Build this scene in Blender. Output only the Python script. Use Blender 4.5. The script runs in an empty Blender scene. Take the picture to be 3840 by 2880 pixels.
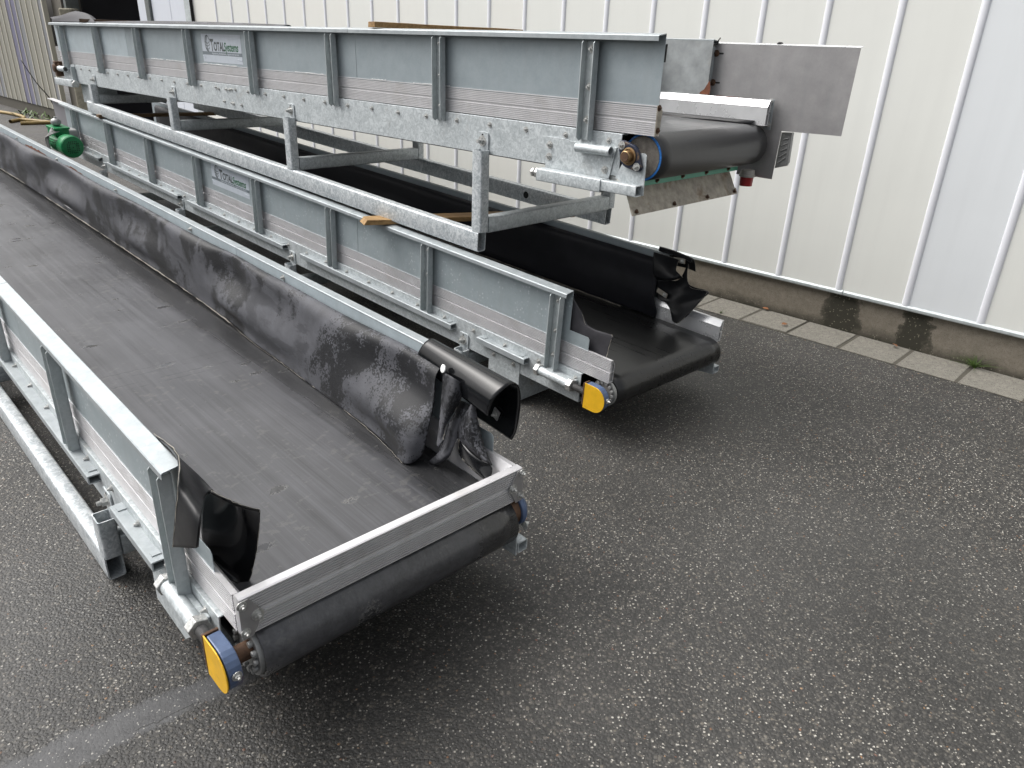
import bpy, bmesh, math, random
from mathutils import Vector, Matrix

random.seed(7)
R = math.radians
S = bpy.context.scene
COL = S.collection

# ------------------------------------------------------------------ camera
F_PX, PW, PH = 2767.96, 3840.0, 2880.0
CAM_H = 1.445
_n = Vector((1694.47 - PW / 2, -(7466.16 - PH / 2), -F_PX)).normalized()   # plumb line seen by the lens
_up = -_n
_fw = Vector((0, 0, -1)); _fwh = (_fw - _up * _fw.dot(_up)).normalized()
_rt = _fwh.cross(_up)
RM = Matrix((_rt, _fwh, _up))                   # camera space -> world
CAM_O = Vector((0, 0, CAM_H))
cd = bpy.data.cameras.new('camera')
cd.sensor_width = 36.0; cd.lens = 36.0 * F_PX / PW
cd.clip_start = 0.05; cd.clip_end = 400
cam = bpy.data.objects.new('camera', cd); COL.objects.link(cam)
cam.matrix_world = Matrix.Translation(CAM_O) @ RM.to_4x4()
S.camera = cam

# ------------------------------------------------------------------ sky, sun, exposure (overcast)
SUN_EL, SUN_AZ = R(54), R(284)
w = bpy.data.worlds.new('World'); S.world = w; w.use_nodes = True
nt = w.node_tree; nt.nodes.clear()
sky = nt.nodes.new('ShaderNodeTexSky'); sky.sky_type = 'NISHITA'; sky.sun_disc = False
sky.sun_elevation = SUN_EL; sky.sun_rotation = SUN_AZ
sky.air_density = 1.0; sky.dust_density = 8.0; sky.ozone_density = 1.0
hs = nt.nodes.new('ShaderNodeHueSaturation'); hs.inputs['Saturation'].default_value = 0.22
bg = nt.nodes.new('ShaderNodeBackground'); bg.inputs['Strength'].default_value = 0.15
wo = nt.nodes.new('ShaderNodeOutputWorld')
nt.links.new(sky.outputs[0], hs.inputs['Color']); nt.links.new(hs.outputs[0], bg.inputs[0]); nt.links.new(bg.outputs[0], wo.inputs[0])
sl = bpy.data.lights.new('sun', 'SUN'); sl.energy = 0.9; sl.angle = R(60); sl.color = (1.0, 0.98, 0.95)
so = bpy.data.objects.new('sun', sl); COL.objects.link(so)
sd = Vector((math.sin(SUN_AZ) * math.cos(SUN_EL), math.cos(SUN_AZ) * math.cos(SUN_EL), math.sin(SUN_EL)))
so.rotation_euler = sd.to_track_quat('Z', 'Y').to_euler(); so.location = (0, 0, 12)
S.render.engine = 'CYCLES'
S.cycles.max_bounces = 6; S.cycles.diffuse_bounces = 3; S.cycles.glossy_bounces = 3; S.cycles.transmission_bounces = 0; S.cycles.caustics_reflective = False
S.view_settings.view_transform = 'Standard'; S.view_settings.look = 'None'
S.view_settings.exposure = 0.52; S.view_settings.gamma = 1.0
S.render.resolution_x = 1024; S.render.resolution_y = 768

# ------------------------------------------------------------------ pixel helper (a pixel gives a ray, a plane gives the distance)
def ray(px):
    return (RM @ Vector((px[0] - PW / 2, -(px[1] - PH / 2), -F_PX))).normalized()

def ground_at(px, z=0.0):
    d = ray(px); return CAM_O + d * ((z - CAM_O.z) / d.z)

# ------------------------------------------------------------------ materials
MATS = {}
def new_mat(name):
    m = bpy.data.materials.new(name); m.use_nodes = True
    n = m.node_tree; b = n.nodes['Principled BSDF']
    MATS[name] = m
    return m, n, b
def N(nt, t, **kw):
    n = nt.nodes.new(t)
    for k, v in kw.items():
        if hasattr(n, k): setattr(n, k, v)
        else: n.inputs[k].default_value = v
    return n
def L(nt, a, b): nt.links.new(a, b)
def coords(nt, scale=(1, 1, 1), src='Object', rot=(0, 0, 0)):
    t = N(nt, 'ShaderNodeTexCoord'); mp = N(nt, 'ShaderNodeMapping')
    mp.inputs['Scale'].default_value = scale; mp.inputs['Rotation'].default_value = rot
    L(nt, t.outputs[src], mp.inputs[0]); return mp.outputs[0]
def noise(nt, vec, scale, detail=4, rough=0.6, dist=0.0):
    n = N(nt, 'ShaderNodeTexNoise'); n.inputs['Scale'].default_value = scale; n.inputs['Detail'].default_value = detail
    n.inputs['Roughness'].default_value = rough; n.inputs['Distortion'].default_value = dist
    L(nt, vec, n.inputs['Vector']); return n.outputs['Fac']
def voro(nt, vec, scale, feature='F1', rand=1.0):
    n = N(nt, 'ShaderNodeTexVoronoi'); n.feature = feature; n.inputs['Scale'].default_value = scale
    n.inputs['Randomness'].default_value = rand
    L(nt, vec, n.inputs['Vector']); return n
def ramp(nt, fac, stops, interp='LINEAR'):
    r = N(nt, 'ShaderNodeValToRGB'); cr = r.color_ramp; cr.interpolation = interp
    while len(cr.elements) > 1: cr.elements.remove(cr.elements[-1])
    first = True
    for p, c in stops:
        if isinstance(c, (int, float)): c = (c, c, c)
        e = cr.elements[0] if first else cr.elements.new(p)
        e.position = p; e.color = (*c, 1); first = False
    L(nt, fac, r.inputs[0]); return r.outputs[0]
def mixc(nt, fac, a, b, mode='MIX'):
    m = N(nt, 'ShaderNodeMix'); m.data_type = 'RGBA'; m.blend_type = mode; m.clamp_factor = True
    for s, v in ((0, fac), (6, a), (7, b)):
        if isinstance(v, (int, float)): m.inputs[s].default_value = v
        elif isinstance(v, tuple): m.inputs[s].default_value = (*v, 1) if len(v) == 3 else v
        else: L(nt, v, m.inputs[s])
    return m.outputs[2]
def math_(nt, op, a, b=0.0, c=None):
    m = N(nt, 'ShaderNodeMath'); m.operation = op
    for i, v in enumerate((a, b) if c is None else (a, b, c)):
        if isinstance(v, (int, float)): m.inputs[i].default_value = v
        else: L(nt, v, m.inputs[i])
    return m.outputs[0]
def bump(nt, b, h, strength=0.2, dist=0.002):
    n = N(nt, 'ShaderNodeBump'); n.inputs['Strength'].default_value = strength; n.inputs['Distance'].default_value = dist
    L(nt, h, n.inputs['Height']); L(nt, n.outputs[0], b.inputs['Normal'])

def galv(name, dark, light, spangle=90, rough=(0.38, 0.6), metal=0.55, spots=0.0, streak=0.0, stain=0.0, cellw=0.4, frost=0.0):
    m, n, b = new_mat(name)
    v = coords(n)
    vo = voro(n, v, spangle)
    cell = N(n, 'ShaderNodeSeparateColor'); L(n, vo.outputs['Color'], cell.inputs[0])
    nz = noise(n, v, 14, 5, 0.65); fine = noise(n, v, 160, 3, 0.7)
    frn = noise(n, v, 42, 5, 0.7, 1.6) if frost else None
    f = math_(n, 'ADD', math_(n, 'MULTIPLY', cell.outputs[0], cellw), math_(n, 'MULTIPLY', nz, 0.85 - cellw))
    f = math_(n, 'ADD', f, math_(n, 'MULTIPLY', fine, 0.25))
    if frost: f = math_(n, 'ADD', math_(n, 'MULTIPLY', f, 1 - frost), math_(n, 'MULTIPLY', ramp(n, frn, [(0.40, 0.15), (0.62, 0.95)]), frost))
    c = ramp(n, f, [(0.28, dark), (0.75, light)])
    if spots:
        so_ = voro(n, v, 55); sp = ramp(n, so_.outputs['Distance'], [(0.16, 1), (0.3, 0)])
        k = ramp(n, noise(n, v, 9, 3), [(0.45, 0), (0.6, 1)])
        s2 = N(n, 'ShaderNodeSeparateColor'); L(n, so_.outputs['Color'], s2.inputs[0])
        pick = ramp(n, s2.outputs[1], [(0.45, 0), (0.5, 1)])
        c = mixc(n, math_(n, 'MULTIPLY', math_(n, 'MULTIPLY', sp, k), math_(n, 'MULTIPLY', pick, spots)), c, (0.62, 0.66, 0.68))
    if streak:
        vs = coords(n, (30, 30, 1.2)); st = ramp(n, noise(n, vs, 1.0, 4, 0.6), [(0.45, 0), (0.75, 1)])
        c = mixc(n, math_(n, 'MULTIPLY', st, streak), c, (0.3, 0.31, 0.31))
    if stain:
        k = ramp(n, noise(n, v, 5.5, 6, 0.7, 0.6), [(0.62, 0), (0.74, 1)])
        c = mixc(n, math_(n, 'MULTIPLY', k, stain), c, (0.22, 0.17, 0.12))
    L(n, c, b.inputs['Base Color'])
    b.inputs['Metallic'].default_value = metal
    L(n, ramp(n, f, [(0.2, rough[0]), (0.8, rough[1])]), b.inputs['Roughness'])
    bump(n, b, fine, 0.06, 0.002)
    return m
galv('galv', (0.37, 0.41, 0.425), (0.64, 0.68, 0.695), 95, (0.4, 0.6), 0.3, stain=0.25, cellw=0.12, frost=0.45)
galv('galv_frame', (0.38, 0.425, 0.45), (0.70, 0.73, 0.745), 170, (0.34, 0.5), 0.3, stain=0.15, streak=0.2, cellw=0.08, frost=0.6)
galv('galv_post', (0.38, 0.425, 0.43), (0.60, 0.64, 0.65), 60, (0.42, 0.6), 0.35, stain=0.2, cellw=0.15)
galv('galv_rail', (0.28, 0.315, 0.33), (0.44, 0.475, 0.49), 70, (0.4, 0.55), 0.3, stain=0.12, cellw=0.12)
galv('panel_smooth', (0.27, 0.32, 0.345), (0.36, 0.41, 0.435), 40, (0.42, 0.52), 0.3, streak=0.12, cellw=0.03)
galv('panel_pale', (0.36, 0.42, 0.45), (0.48, 0.55, 0.585), 40, (0.4, 0.52), 0.3, streak=0.15, cellw=0.03)
galv('panel_spotted', (0.32, 0.38, 0.40), (0.41, 0.465, 0.49), 60, (0.4, 0.52), 0.3, spots=0.75, streak=0.2, cellw=0.08)
galv('bolt_steel', (0.38, 0.39, 0.38), (0.68, 0.68, 0.66), 200, (0.3, 0.45), 0.6, stain=0.4)
galv('stainless', (0.30, 0.295, 0.298), (0.40, 0.39, 0.392), 60, (0.32, 0.45), 0.4, streak=0.35, stain=0.1, cellw=0.02)

def simple(name, col, rough=0.5, metal=0.0, var=0.25, vs=25, bumps=0.05, spec=0.5, dirt=None, dirt_amt=0.0, dirt_scale=8):
    m, n, b = new_mat(name); v = coords(n)
    nz = noise(n, v, vs, 5, 0.65)
    lo = tuple(x * (1 - var) for x in col); hi = tuple(min(1, x * (1 + var)) for x in col)
    c = ramp(n, nz, [(0.3, lo), (0.7, hi)])
    if dirt:
        k = ramp(n, noise(n, v, dirt_scale, 6, 0.7, 0.4), [(0.55, 0), (0.68, 1)])
        c = mixc(n, math_(n, 'MULTIPLY', k, dirt_amt), c, dirt)
    L(n, c, b.inputs['Base Color']); b.inputs['Metallic'].default_value = metal
    L(n, ramp(n, nz, [(0.3, max(0, rough - 0.07)), (0.7, min(1, rough + 0.07))]), b.inputs['Roughness'])
    b.inputs['Specular IOR Level'].default_value = spec
    if bumps: bump(n, b, noise(n, v, vs * 6, 4, 0.6), bumps, 0.003)
    return m
simple('alu', (0.72, 0.715, 0.73), 0.36, 0.45, 0.06, 18, 0.02, dirt=(0.5, 0.48, 0.45), dirt_amt=0.3, dirt_scale=6)
simple('alu_bright', (0.82, 0.83, 0.84), 0.3, 0.5, 0.06, 10, 0.02)
simple('yellow_paint', (0.80, 0.46, 0.02), 0.42, 0.0, 0.10, 20, 0.06, dirt=(0.42, 0.24, 0.03), dirt_amt=0.45, dirt_scale=30)
simple('blue_paint', (0.085, 0.125, 0.22), 0.4, 0.1, 0.15, 30, 0.08, dirt=(0.2, 0.1, 0.05), dirt_amt=0.5, dirt_scale=14)
simple('navy_paint', (0.016, 0.022, 0.045), 0.4, 0.1, 0.3, 60, 0.1, dirt=(0.3, 0.19, 0.09), dirt_amt=0.75, dirt_scale=22)
simple('green_paint', (0.016, 0.23, 0.08), 0.33, 0.05, 0.15, 12, 0.03, dirt=(0.03, 0.12, 0.05), dirt_amt=0.4)
simple('mint_strip', (0.10, 0.40, 0.27), 0.45, 0, 0.1, 20, 0.02, dirt=(0.1, 0.25, 0.17), dirt_amt=0.5)
simple('blue_fabric', (0.02, 0.17, 0.52), 0.6, 0, 0.35, 150, 0.2, dirt=(0.3, 0.36, 0.42), dirt_amt=0.4, dirt_scale=40)
simple('rust', (0.10, 0.055, 0.032), 0.75, 0.15, 0.45, 45, 0.3)
simple('brass_shaft', (0.30, 0.20, 0.105), 0.4, 0.8, 0.3, 40, 0.1)
simple('dirty_disc', (0.19, 0.175, 0.155), 0.75, 0.2, 0.4, 55, 0.4, dirt=(0.08, 0.06, 0.05), dirt_amt=0.6, dirt_scale=25)
simple('dark_gap', (0.012, 0.012, 0.013), 0.8, 0, 0.2, 20, 0)
simple('thread', (0.19, 0.185, 0.18), 0.45, 0.7, 0.3, 80, 0.2)
simple('red_plug', (0.30, 0.012, 0.016), 0.35, 0, 0.1, 20, 0.02)
simple('plug_grey', (0.42, 0.40, 0.37), 0.5, 0, 0.1, 20, 0.02)
simple('cast_alu', (0.34, 0.345, 0.34), 0.5, 0.5, 0.15, 30, 0.1)
simple('old_plate', (0.36, 0.33, 0.28), 0.6, 0.25, 0.35, 26, 0.1, dirt=(0.16, 0.10, 0.05), dirt_amt=0.75, dirt_scale=11)
simple('stained_plate', (0.34, 0.36, 0.365), 0.55, 0.4, 0.2, 16, 0.05, dirt=(0.24, 0.20, 0.17), dirt_amt=0.35, dirt_scale=7)
simple('rust_patch', (0.17, 0.06, 0.03), 0.8, 0.05, 0.4, 60, 0.3)
simple('cable_grey', (0.35, 0.35, 0.34), 0.45, 0, 0.1, 20, 0)
simple('hose_yellow', (0.30, 0.21, 0.075), 0.5, 0, 0.25, 8, 0.02)
simple('twig', (0.03, 0.024, 0.02), 0.8, 0, 0.3, 30, 0.1)
simple('white_frame', (0.72, 0.74, 0.75), 0.4, 0, 0.05, 5, 0)
simple('red_brown', (0.06, 0.016, 0.013), 0.7, 0, 0.2, 6, 0)
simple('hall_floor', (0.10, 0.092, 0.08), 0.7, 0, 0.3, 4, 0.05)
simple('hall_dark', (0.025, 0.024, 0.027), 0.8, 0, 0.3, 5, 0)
simple('brown_panel', (0.15, 0.138, 0.115), 0.7, 0, 0.2, 3, 0.05)
simple('dark_blue_steel', (0.05, 0.07, 0.10), 0.45, 0.2, 0.2, 5, 0)
simple('grey_pipe', (0.16, 0.175, 0.17), 0.45, 0.4, 0.2, 20, 0.02)
simple('grey_plastic', (0.205, 0.20, 0.215), 0.5, 0, 0.12, 9, 0.02)
simple('dry_leaf', (0.20, 0.085, 0.035), 0.75, 0, 0.4, 60, 0.1)
simple('yellow_machine', (0.5, 0.34, 0.01), 0.45, 0, 0.2, 8, 0)
simple('red_valve', (0.34, 0.03, 0.02), 0.5, 0, 0.2, 20, 0)
simple('grass_blade', (0.075, 0.13, 0.025), 0.55, 0, 0.35, 18, 0)
simple('sticker_white', (0.50, 0.545, 0.60), 0.35, 0, 0.05, 30, 0.05)
simple('sticker_grey', (0.165, 0.195, 0.215), 0.4, 0, 0.06, 30, 0)
simple('print_dark', (0.055, 0.07, 0.068), 0.45, 0, 0.1, 30, 0)
simple('print_grey', (0.075, 0.088, 0.092), 0.45, 0, 0.1, 30, 0)
simple('print_green', (0.012, 0.115, 0.04), 0.45, 0, 0.1, 30, 0)
simple('white_chip', (0.8, 0.81, 0.8), 0.5, 0, 0.05, 60, 0)

def rubber(name, col, rough, woven=0.0, wet=0.0, var=0.3, spec=0.22):
    m, n, b = new_mat(name); v = coords(n); b.inputs['Specular IOR Level'].default_value = spec
    nz = noise(n, v, 11, 5, 0.65)
    c = ramp(n, nz, [(0.3, tuple(x * (1 - var) for x in col)), (0.7, tuple(x * (1 + var) for x in col))])
    r_ = ramp(n, nz, [(0.3, rough - 0.05), (0.7, rough + 0.08)])
    if wet:
        vw = coords(n, (1.0, 1.0, 0.75))
        f = math_(n, 'ADD', noise(n, vw, 3.2, 8, 0.66, 0.3), math_(n, 'MULTIPLY', math_(n, 'SUBTRACT', noise(n, v, 150, 2, 0.6), 0.5), 0.26))
        k = ramp(n, f, [(0.515, 0), (0.53, 1)]); b.inputs['Specular IOR Level'].default_value = 0.32
        half = ramp(n, noise(n, coords(n, (0.8, 1, 2.2)), 2.6, 6, 0.6, 0.4), [(0.54, 0), (0.565, 1)])
        c = mixc(n, math_(n, 'MULTIPLY', half, 0.45), c, (0.02, 0.021, 0.024))
        c = mixc(n, math_(n, 'MULTIPLY', k, wet), c, (0.006, 0.0065, 0.008))
        r_ = mixc(n, k, r_, (0.46, 0.46, 0.46))
    L(n, c, b.inputs['Base Color']); L(n, r_, b.inputs['Roughness'])
    if woven:
        wv = N(n, 'ShaderNodeTexWave'); wv.wave_type = 'BANDS'; wv.bands_direction = 'DIAGONAL'
        wv.inputs['Scale'].default_value = 230; wv.inputs['Distortion'].default_value = 1.0; wv.inputs['Detail'].default_value = 2
        L(n, v, wv.inputs['Vector']); bump(n, b, wv.outputs['Fac'], woven, 0.002)
    else:
        bump(n, b, noise(n, v, 60, 3, 0.6), 0.05, 0.002)
    return m
rubber('rubber_fabric', (0.078, 0.080, 0.090), 0.62, 0.22, 0.93)
rubber('rubber_smooth', (0.009, 0.0095, 0.011), 0.34, 0, 0)
rubber('rubber_gloss', (0.006, 0.0065, 0.0075), 0.14, 0, 0, spec=0.38)
rubber('rubber_matt', (0.012, 0.0125, 0.016), 0.5, 0.1, 0)
rubber('rubber_grey', (0.055, 0.054, 0.060), 0.6, 0.05, 0)
rubber('fray', (0.34, 0.32, 0.28), 0.9, 0, 0)

CROSS_U, CROSS_SLOPE = (1.30, 1.335, 1.40, 1.44), -0.04
def belt_mat(name, col, rough, puddle=0.0, spec=0.5):
    m, n, b = new_mat(name); v = coords(n); b.inputs['Specular IOR Level'].default_value = spec
    vs = coords(n, (0.9, 38, 38)); lines = noise(n, vs, 1.0, 5, 0.7)
    vs2 = coords(n, (0.5, 160, 160)); fine = noise(n, vs2, 1.0, 3, 0.7)
    cloud = noise(n, v, 3.0, 4, 0.6)
    f = math_(n, 'ADD', math_(n, 'MULTIPLY', lines, 0.45), math_(n, 'ADD', math_(n, 'MULTIPLY', fine, 0.25), math_(n, 'MULTIPLY', cloud, 0.3)))
    c = ramp(n, f, [(0.36, tuple(x * 0.45 for x in col)), (0.64, tuple(x * 1.7 for x in col))])
    r_ = ramp(n, f, [(0.3, rough - 0.08), (0.7, rough + 0.10)])
    if puddle:
        wobble = math_(n, 'MULTIPLY', math_(n, 'SUBTRACT', noise(n, v, 110, 3, 0.7), 0.5), 0.9)
        vv = voro(n, coords(n, (26, 12, 12), rot=(0, 0, 0.75)), 1.0); s = N(n, 'ShaderNodeSeparateColor'); L(n, vv.outputs['Color'], s.inputs[0])
        dist = math_(n, 'ADD', vv.outputs['Distance'], wobble)
        rad = math_(n, 'MULTIPLY', ramp(n, s.outputs[0], [(0.86, 0), (1.0, 1)]), 0.46)
        gap = math_(n, 'SUBTRACT', rad, dist)
        k = ramp(n, gap, [(0.0, 0), (0.03, 1)])
        rim_glint = math_(n, 'MULTIPLY', ramp(n, gap, [(0.0, 0), (0.02, 1), (0.10, 0)]), 1.0)
        c = mixc(n, math_(n, 'MULTIPLY', k, 0.45), c, (0.02, 0.02, 0.02)); r_ = mixc(n, k, r_, (0.04, 0.04, 0.04))
        c = mixc(n, math_(n, 'MULTIPLY', rim_glint, 0.5), c, (0.30, 0.30, 0.29))  # bright glints along the puddle edges, painted in as a pale colour
        bump(n, b, k, 0.5, 0.0015)
        vsp = coords(n, (1.0, 0.62, 1.0), rot=(0, 0, 0.75))
        d2 = math_(n, 'ADD', math_(n, 'MULTIPLY', noise(n, vsp, 48, 3, 0.6), 0.62), math_(n, 'MULTIPLY', noise(n, v, 4.5, 3, 0.6), 0.38))
        kd = ramp(n, d2, [(0.575, 0), (0.60, 1)])
        c = mixc(n, math_(n, 'MULTIPLY', kd, 0.30), c, (0.13, 0.128, 0.12))
        g0 = N(n, 'ShaderNodeTexCoord'); s0 = N(n, 'ShaderNodeSeparateXYZ'); L(n, g0.outputs['Object'], s0.inputs[0])
        uw = math_(n, 'ADD', math_(n, 'ADD', s0.outputs[0], math_(n, 'MULTIPLY', s0.outputs[1], CROSS_SLOPE)), math_(n, 'MULTIPLY', math_(n, 'SUBTRACT', noise(n, v, 45, 4, 0.7), 0.5), 0.022))
        cm = None
        for uu in CROSS_U:
            q_ = math_(n, 'LESS_THAN', math_(n, 'ABSOLUTE', math_(n, 'SUBTRACT', uw, uu)), 0.0022); cm = q_ if cm is None else math_(n, 'MAXIMUM', cm, q_)
        cm = math_(n, 'MULTIPLY', cm, ramp(n, noise(n, v, 12, 3), [(0.42, 0), (0.55, 0.75)]))
        c = mixc(n, cm, c, (0.006, 0.006, 0.006))
        # damp strip beside the skirt, with the rubber's dark reflection painted in
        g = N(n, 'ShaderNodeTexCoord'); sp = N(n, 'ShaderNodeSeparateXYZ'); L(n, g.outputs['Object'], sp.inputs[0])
        damp_refl = math_(n, 'ADD', sp.outputs[1], math_(n, 'MULTIPLY', noise(n, v, 5, 4), 0.10))
        kk = ramp(n, math_(n, 'MULTIPLY', damp_refl, -1.0), [(0.545, 0), (0.60, 1)])
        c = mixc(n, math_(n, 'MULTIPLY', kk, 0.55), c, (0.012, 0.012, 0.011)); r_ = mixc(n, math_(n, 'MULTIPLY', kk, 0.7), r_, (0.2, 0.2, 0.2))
    else:
        bump(n, b, fine, 0.05, 0.002)
    L(n, c, b.inputs['Base Color']); L(n, r_, b.inputs['Roughness'])
    return m
belt_mat('belt_wet', (0.050, 0.051, 0.056), 0.33, 1.0, 0.7)
belt_mat('belt_black', (0.011, 0.0112, 0.0114), 0.29, 0.0, 0.55)
belt_mat('belt_grey', (0.020, 0.0205, 0.022), 0.36, 0.0, 0.7)

def wood(name, lo, hi):
    m, n, b = new_mat(name); v = coords(n, (3, 40, 40))
    nz = noise(n, v, 1.0, 6, 0.7, 0.8)
    c = ramp(n, nz, [(0.3, lo), (0.7, hi)]); L(n, c, b.inputs['Base Color'])
    b.inputs['Roughness'].default_value = 0.7; bump(n, b, nz, 0.3, 0.003)
wood('wood_pale', (0.16, 0.085, 0.03), (0.46, 0.29, 0.12))
wood('wood_mid', (0.06, 0.035, 0.016), (0.22, 0.135, 0.06))
wood('wood_dark', (0.035, 0.022, 0.015), (0.15, 0.095, 0.06))

def asphalt(name):
    m, n, b = new_mat(name); v = coords(n)
    wob = N(n, 'ShaderNodeTexNoise'); wob.inputs['Scale'].default_value = 120; wob.inputs['Detail'].default_value = 1; L(n, v, wob.inputs['Vector'])
    off = N(n, 'ShaderNodeVectorMath'); off.operation = 'SCALE'; off.inputs['Scale'].default_value = 0.006; L(n, wob.outputs['Color'], off.inputs[0])
    va = N(n, 'ShaderNodeVectorMath'); va.operation = 'ADD'; L(n, v, va.inputs[0]); L(n, off.outputs[0], va.inputs[1])
    vv = va.outputs[0]
    v1 = voro(n, vv, 128); v2 = voro(n, vv, 290)
    s1 = N(n, 'ShaderNodeSeparateColor'); L(n, v1.outputs['Color'], s1.inputs[0])
    s2 = N(n, 'ShaderNodeSeparateColor'); L(n, v2.outputs['Color'], s2.inputs[0])
    base = ramp(n, s1.outputs[0], [(0.0, (0.017, 0.0165, 0.0155)), (0.45, (0.038, 0.0363, 0.0338)), (0.75, (0.070, 0.066, 0.060)), (0.92, (0.15, 0.138, 0.118)), (1.0, (0.26, 0.23, 0.185))])
    fine = ramp(n, s2.outputs[0], [(0.0, (0.022, 0.0215, 0.021)), (0.7, (0.062, 0.059, 0.055)), (1.0, (0.13, 0.123, 0.11))])
    c = mixc(n, 0.36, base, fine)
    pick = math_(n, 'GREATER_THAN', s1.outputs[1], 0.855)
    rad = ramp(n, s1.outputs[2], [(0, 0.10), (0.5, 0.30), (1, 0.58)])
    chip = math_(n, 'MULTIPLY', pick, math_(n, 'LESS_THAN', v1.outputs['Distance'], rad))
    chipc = ramp(n, s1.outputs[2], [(0.0, (0.30, 0.27, 0.215)), (0.5, (0.62, 0.60, 0.54)), (0.90, (0.52, 0.485, 0.42)), (0.945, (0.40, 0.22, 0.09)), (1.0, (0.20, 0.085, 0.06))])
    c = mixc(n, chip, c, chipc)
    pick2 = math_(n, 'GREATER_THAN', s2.outputs[1], 0.90)
    chip2 = math_(n, 'MULTIPLY', pick2, math_(n, 'LESS_THAN', v2.outputs['Distance'], math_(n, 'MULTIPLY', s2.outputs[2], 0.6)))
    c = mixc(n, chip2, c, (0.42, 0.40, 0.355))
    core = ramp(n, v1.outputs['Distance'], [(0.35, 1.0), (0.62, 0.0)])        # binder shows between the stones
    c = mixc(n, math_(n, 'MULTIPLY', math_(n, 'SUBTRACT', 1.0, core), 0.62), c, (0.016, 0.016, 0.0155))
    big = noise(n, v, 0.9, 4, 0.6, 0.3)
    c = mixc(n, ramp(n, big, [(0.36, 0.42), (0.60, 0.0)]), c, (0.010, 0.0098, 0.0092))
    c = mixc(n, ramp(n, noise(n, v, 0.55, 3, 0.6), [(0.42, 0.0), (0.72, 0.4)]), c, (0.095, 0.093, 0.089))
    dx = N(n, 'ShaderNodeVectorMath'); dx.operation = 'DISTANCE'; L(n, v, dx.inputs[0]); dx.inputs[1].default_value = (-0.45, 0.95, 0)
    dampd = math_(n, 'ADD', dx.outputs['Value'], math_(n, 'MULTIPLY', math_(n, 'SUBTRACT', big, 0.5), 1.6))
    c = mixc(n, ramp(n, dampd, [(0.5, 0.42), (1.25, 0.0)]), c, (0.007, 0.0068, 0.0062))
    # tar repair strip
    sp = N(n, 'ShaderNodeSeparateXYZ'); L(n, v, sp.inputs[0])
    a = R(40.0); ca, sa = math.cos(a), math.sin(a)
    al = math_(n, 'ADD', math_(n, 'MULTIPLY', math_(n, 'ADD', sp.outputs[0], 0.86), ca), math_(n, 'MULTIPLY', math_(n, 'SUBTRACT', sp.outputs[1], 1.19), sa))
    pe = math_(n, 'ADD', math_(n, 'MULTIPLY', math_(n, 'ADD', sp.outputs[0], 0.86), -sa), math_(n, 'MULTIPLY', math_(n, 'SUBTRACT', sp.outputs[1], 1.19), ca))
    pe = math_(n, 'ADD', pe, math_(n, 'MULTIPLY', math_(n, 'MULTIPLY', al, al), 0.18))
    wv = math_(n, 'MULTIPLY', math_(n, 'SUBTRACT', noise(n, v, 16, 5, 0.75), 0.5), 0.075)
    half = math_(n, 'SUBTRACT', 0.055, math_(n, 'MULTIPLY', al, 0.05))
    tk = ramp(n, math_(n, 'SUBTRACT', half, math_(n, 'ABSOLUTE', math_(n, 'ADD', pe, wv))), [(0.0, 0), (0.016, 1)])
    tk = math_(n, 'MULTIPLY', tk, math_(n, 'MULTIPLY', ramp(n, al, [(0.24, 1), (0.34, 0)]), 0.9))
    tarc = ramp(n, noise(n, v, 22, 5, 0.7), [(0.3, (0.034, 0.035, 0.037)), (0.7, (0.072, 0.073, 0.076))])
    tarc = mixc(n, math_(n, 'MULTIPLY', chip2, 0.8), tarc, (0.36, 0.35, 0.32))
    tcr = math_(n, 'MULTIPLY', math_(n, 'LESS_THAN', math_(n, 'ABSOLUTE', math_(n, 'ADD', math_(n, 'ADD', pe, 0.028), math_(n, 'MULTIPLY', math_(n, 'SUBTRACT', noise(n, v, 30, 3), 0.5), 0.03))), 0.0016), math_(n, 'MULTIPLY', math_(n, 'GREATER_THAN', al, 0.02), math_(n, 'LESS_THAN', al, 0.17)))
    tarc = mixc(n, tcr, tarc, (0.004, 0.004, 0.004))
    c = mixc(n, tk, c, tarc)
    L(n, c, b.inputs['Base Color'])
    L(n, ramp(n, big, [(0.35, 0.45), (0.62, 0.68)]), b.inputs['Roughness'])
    h = math_(n, 'ADD', math_(n, 'MULTIPLY', core, 0.9), math_(n, 'MULTIPLY', s1.outputs[0], 0.55))
    h = math_(n, 'MULTIPLY', h, math_(n, 'SUBTRACT', 1.0, math_(n, 'MULTIPLY', tk, 0.85)))
    bump(n, b, h, 0.42, 0.003)
    return m
asphalt('asphalt')

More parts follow.
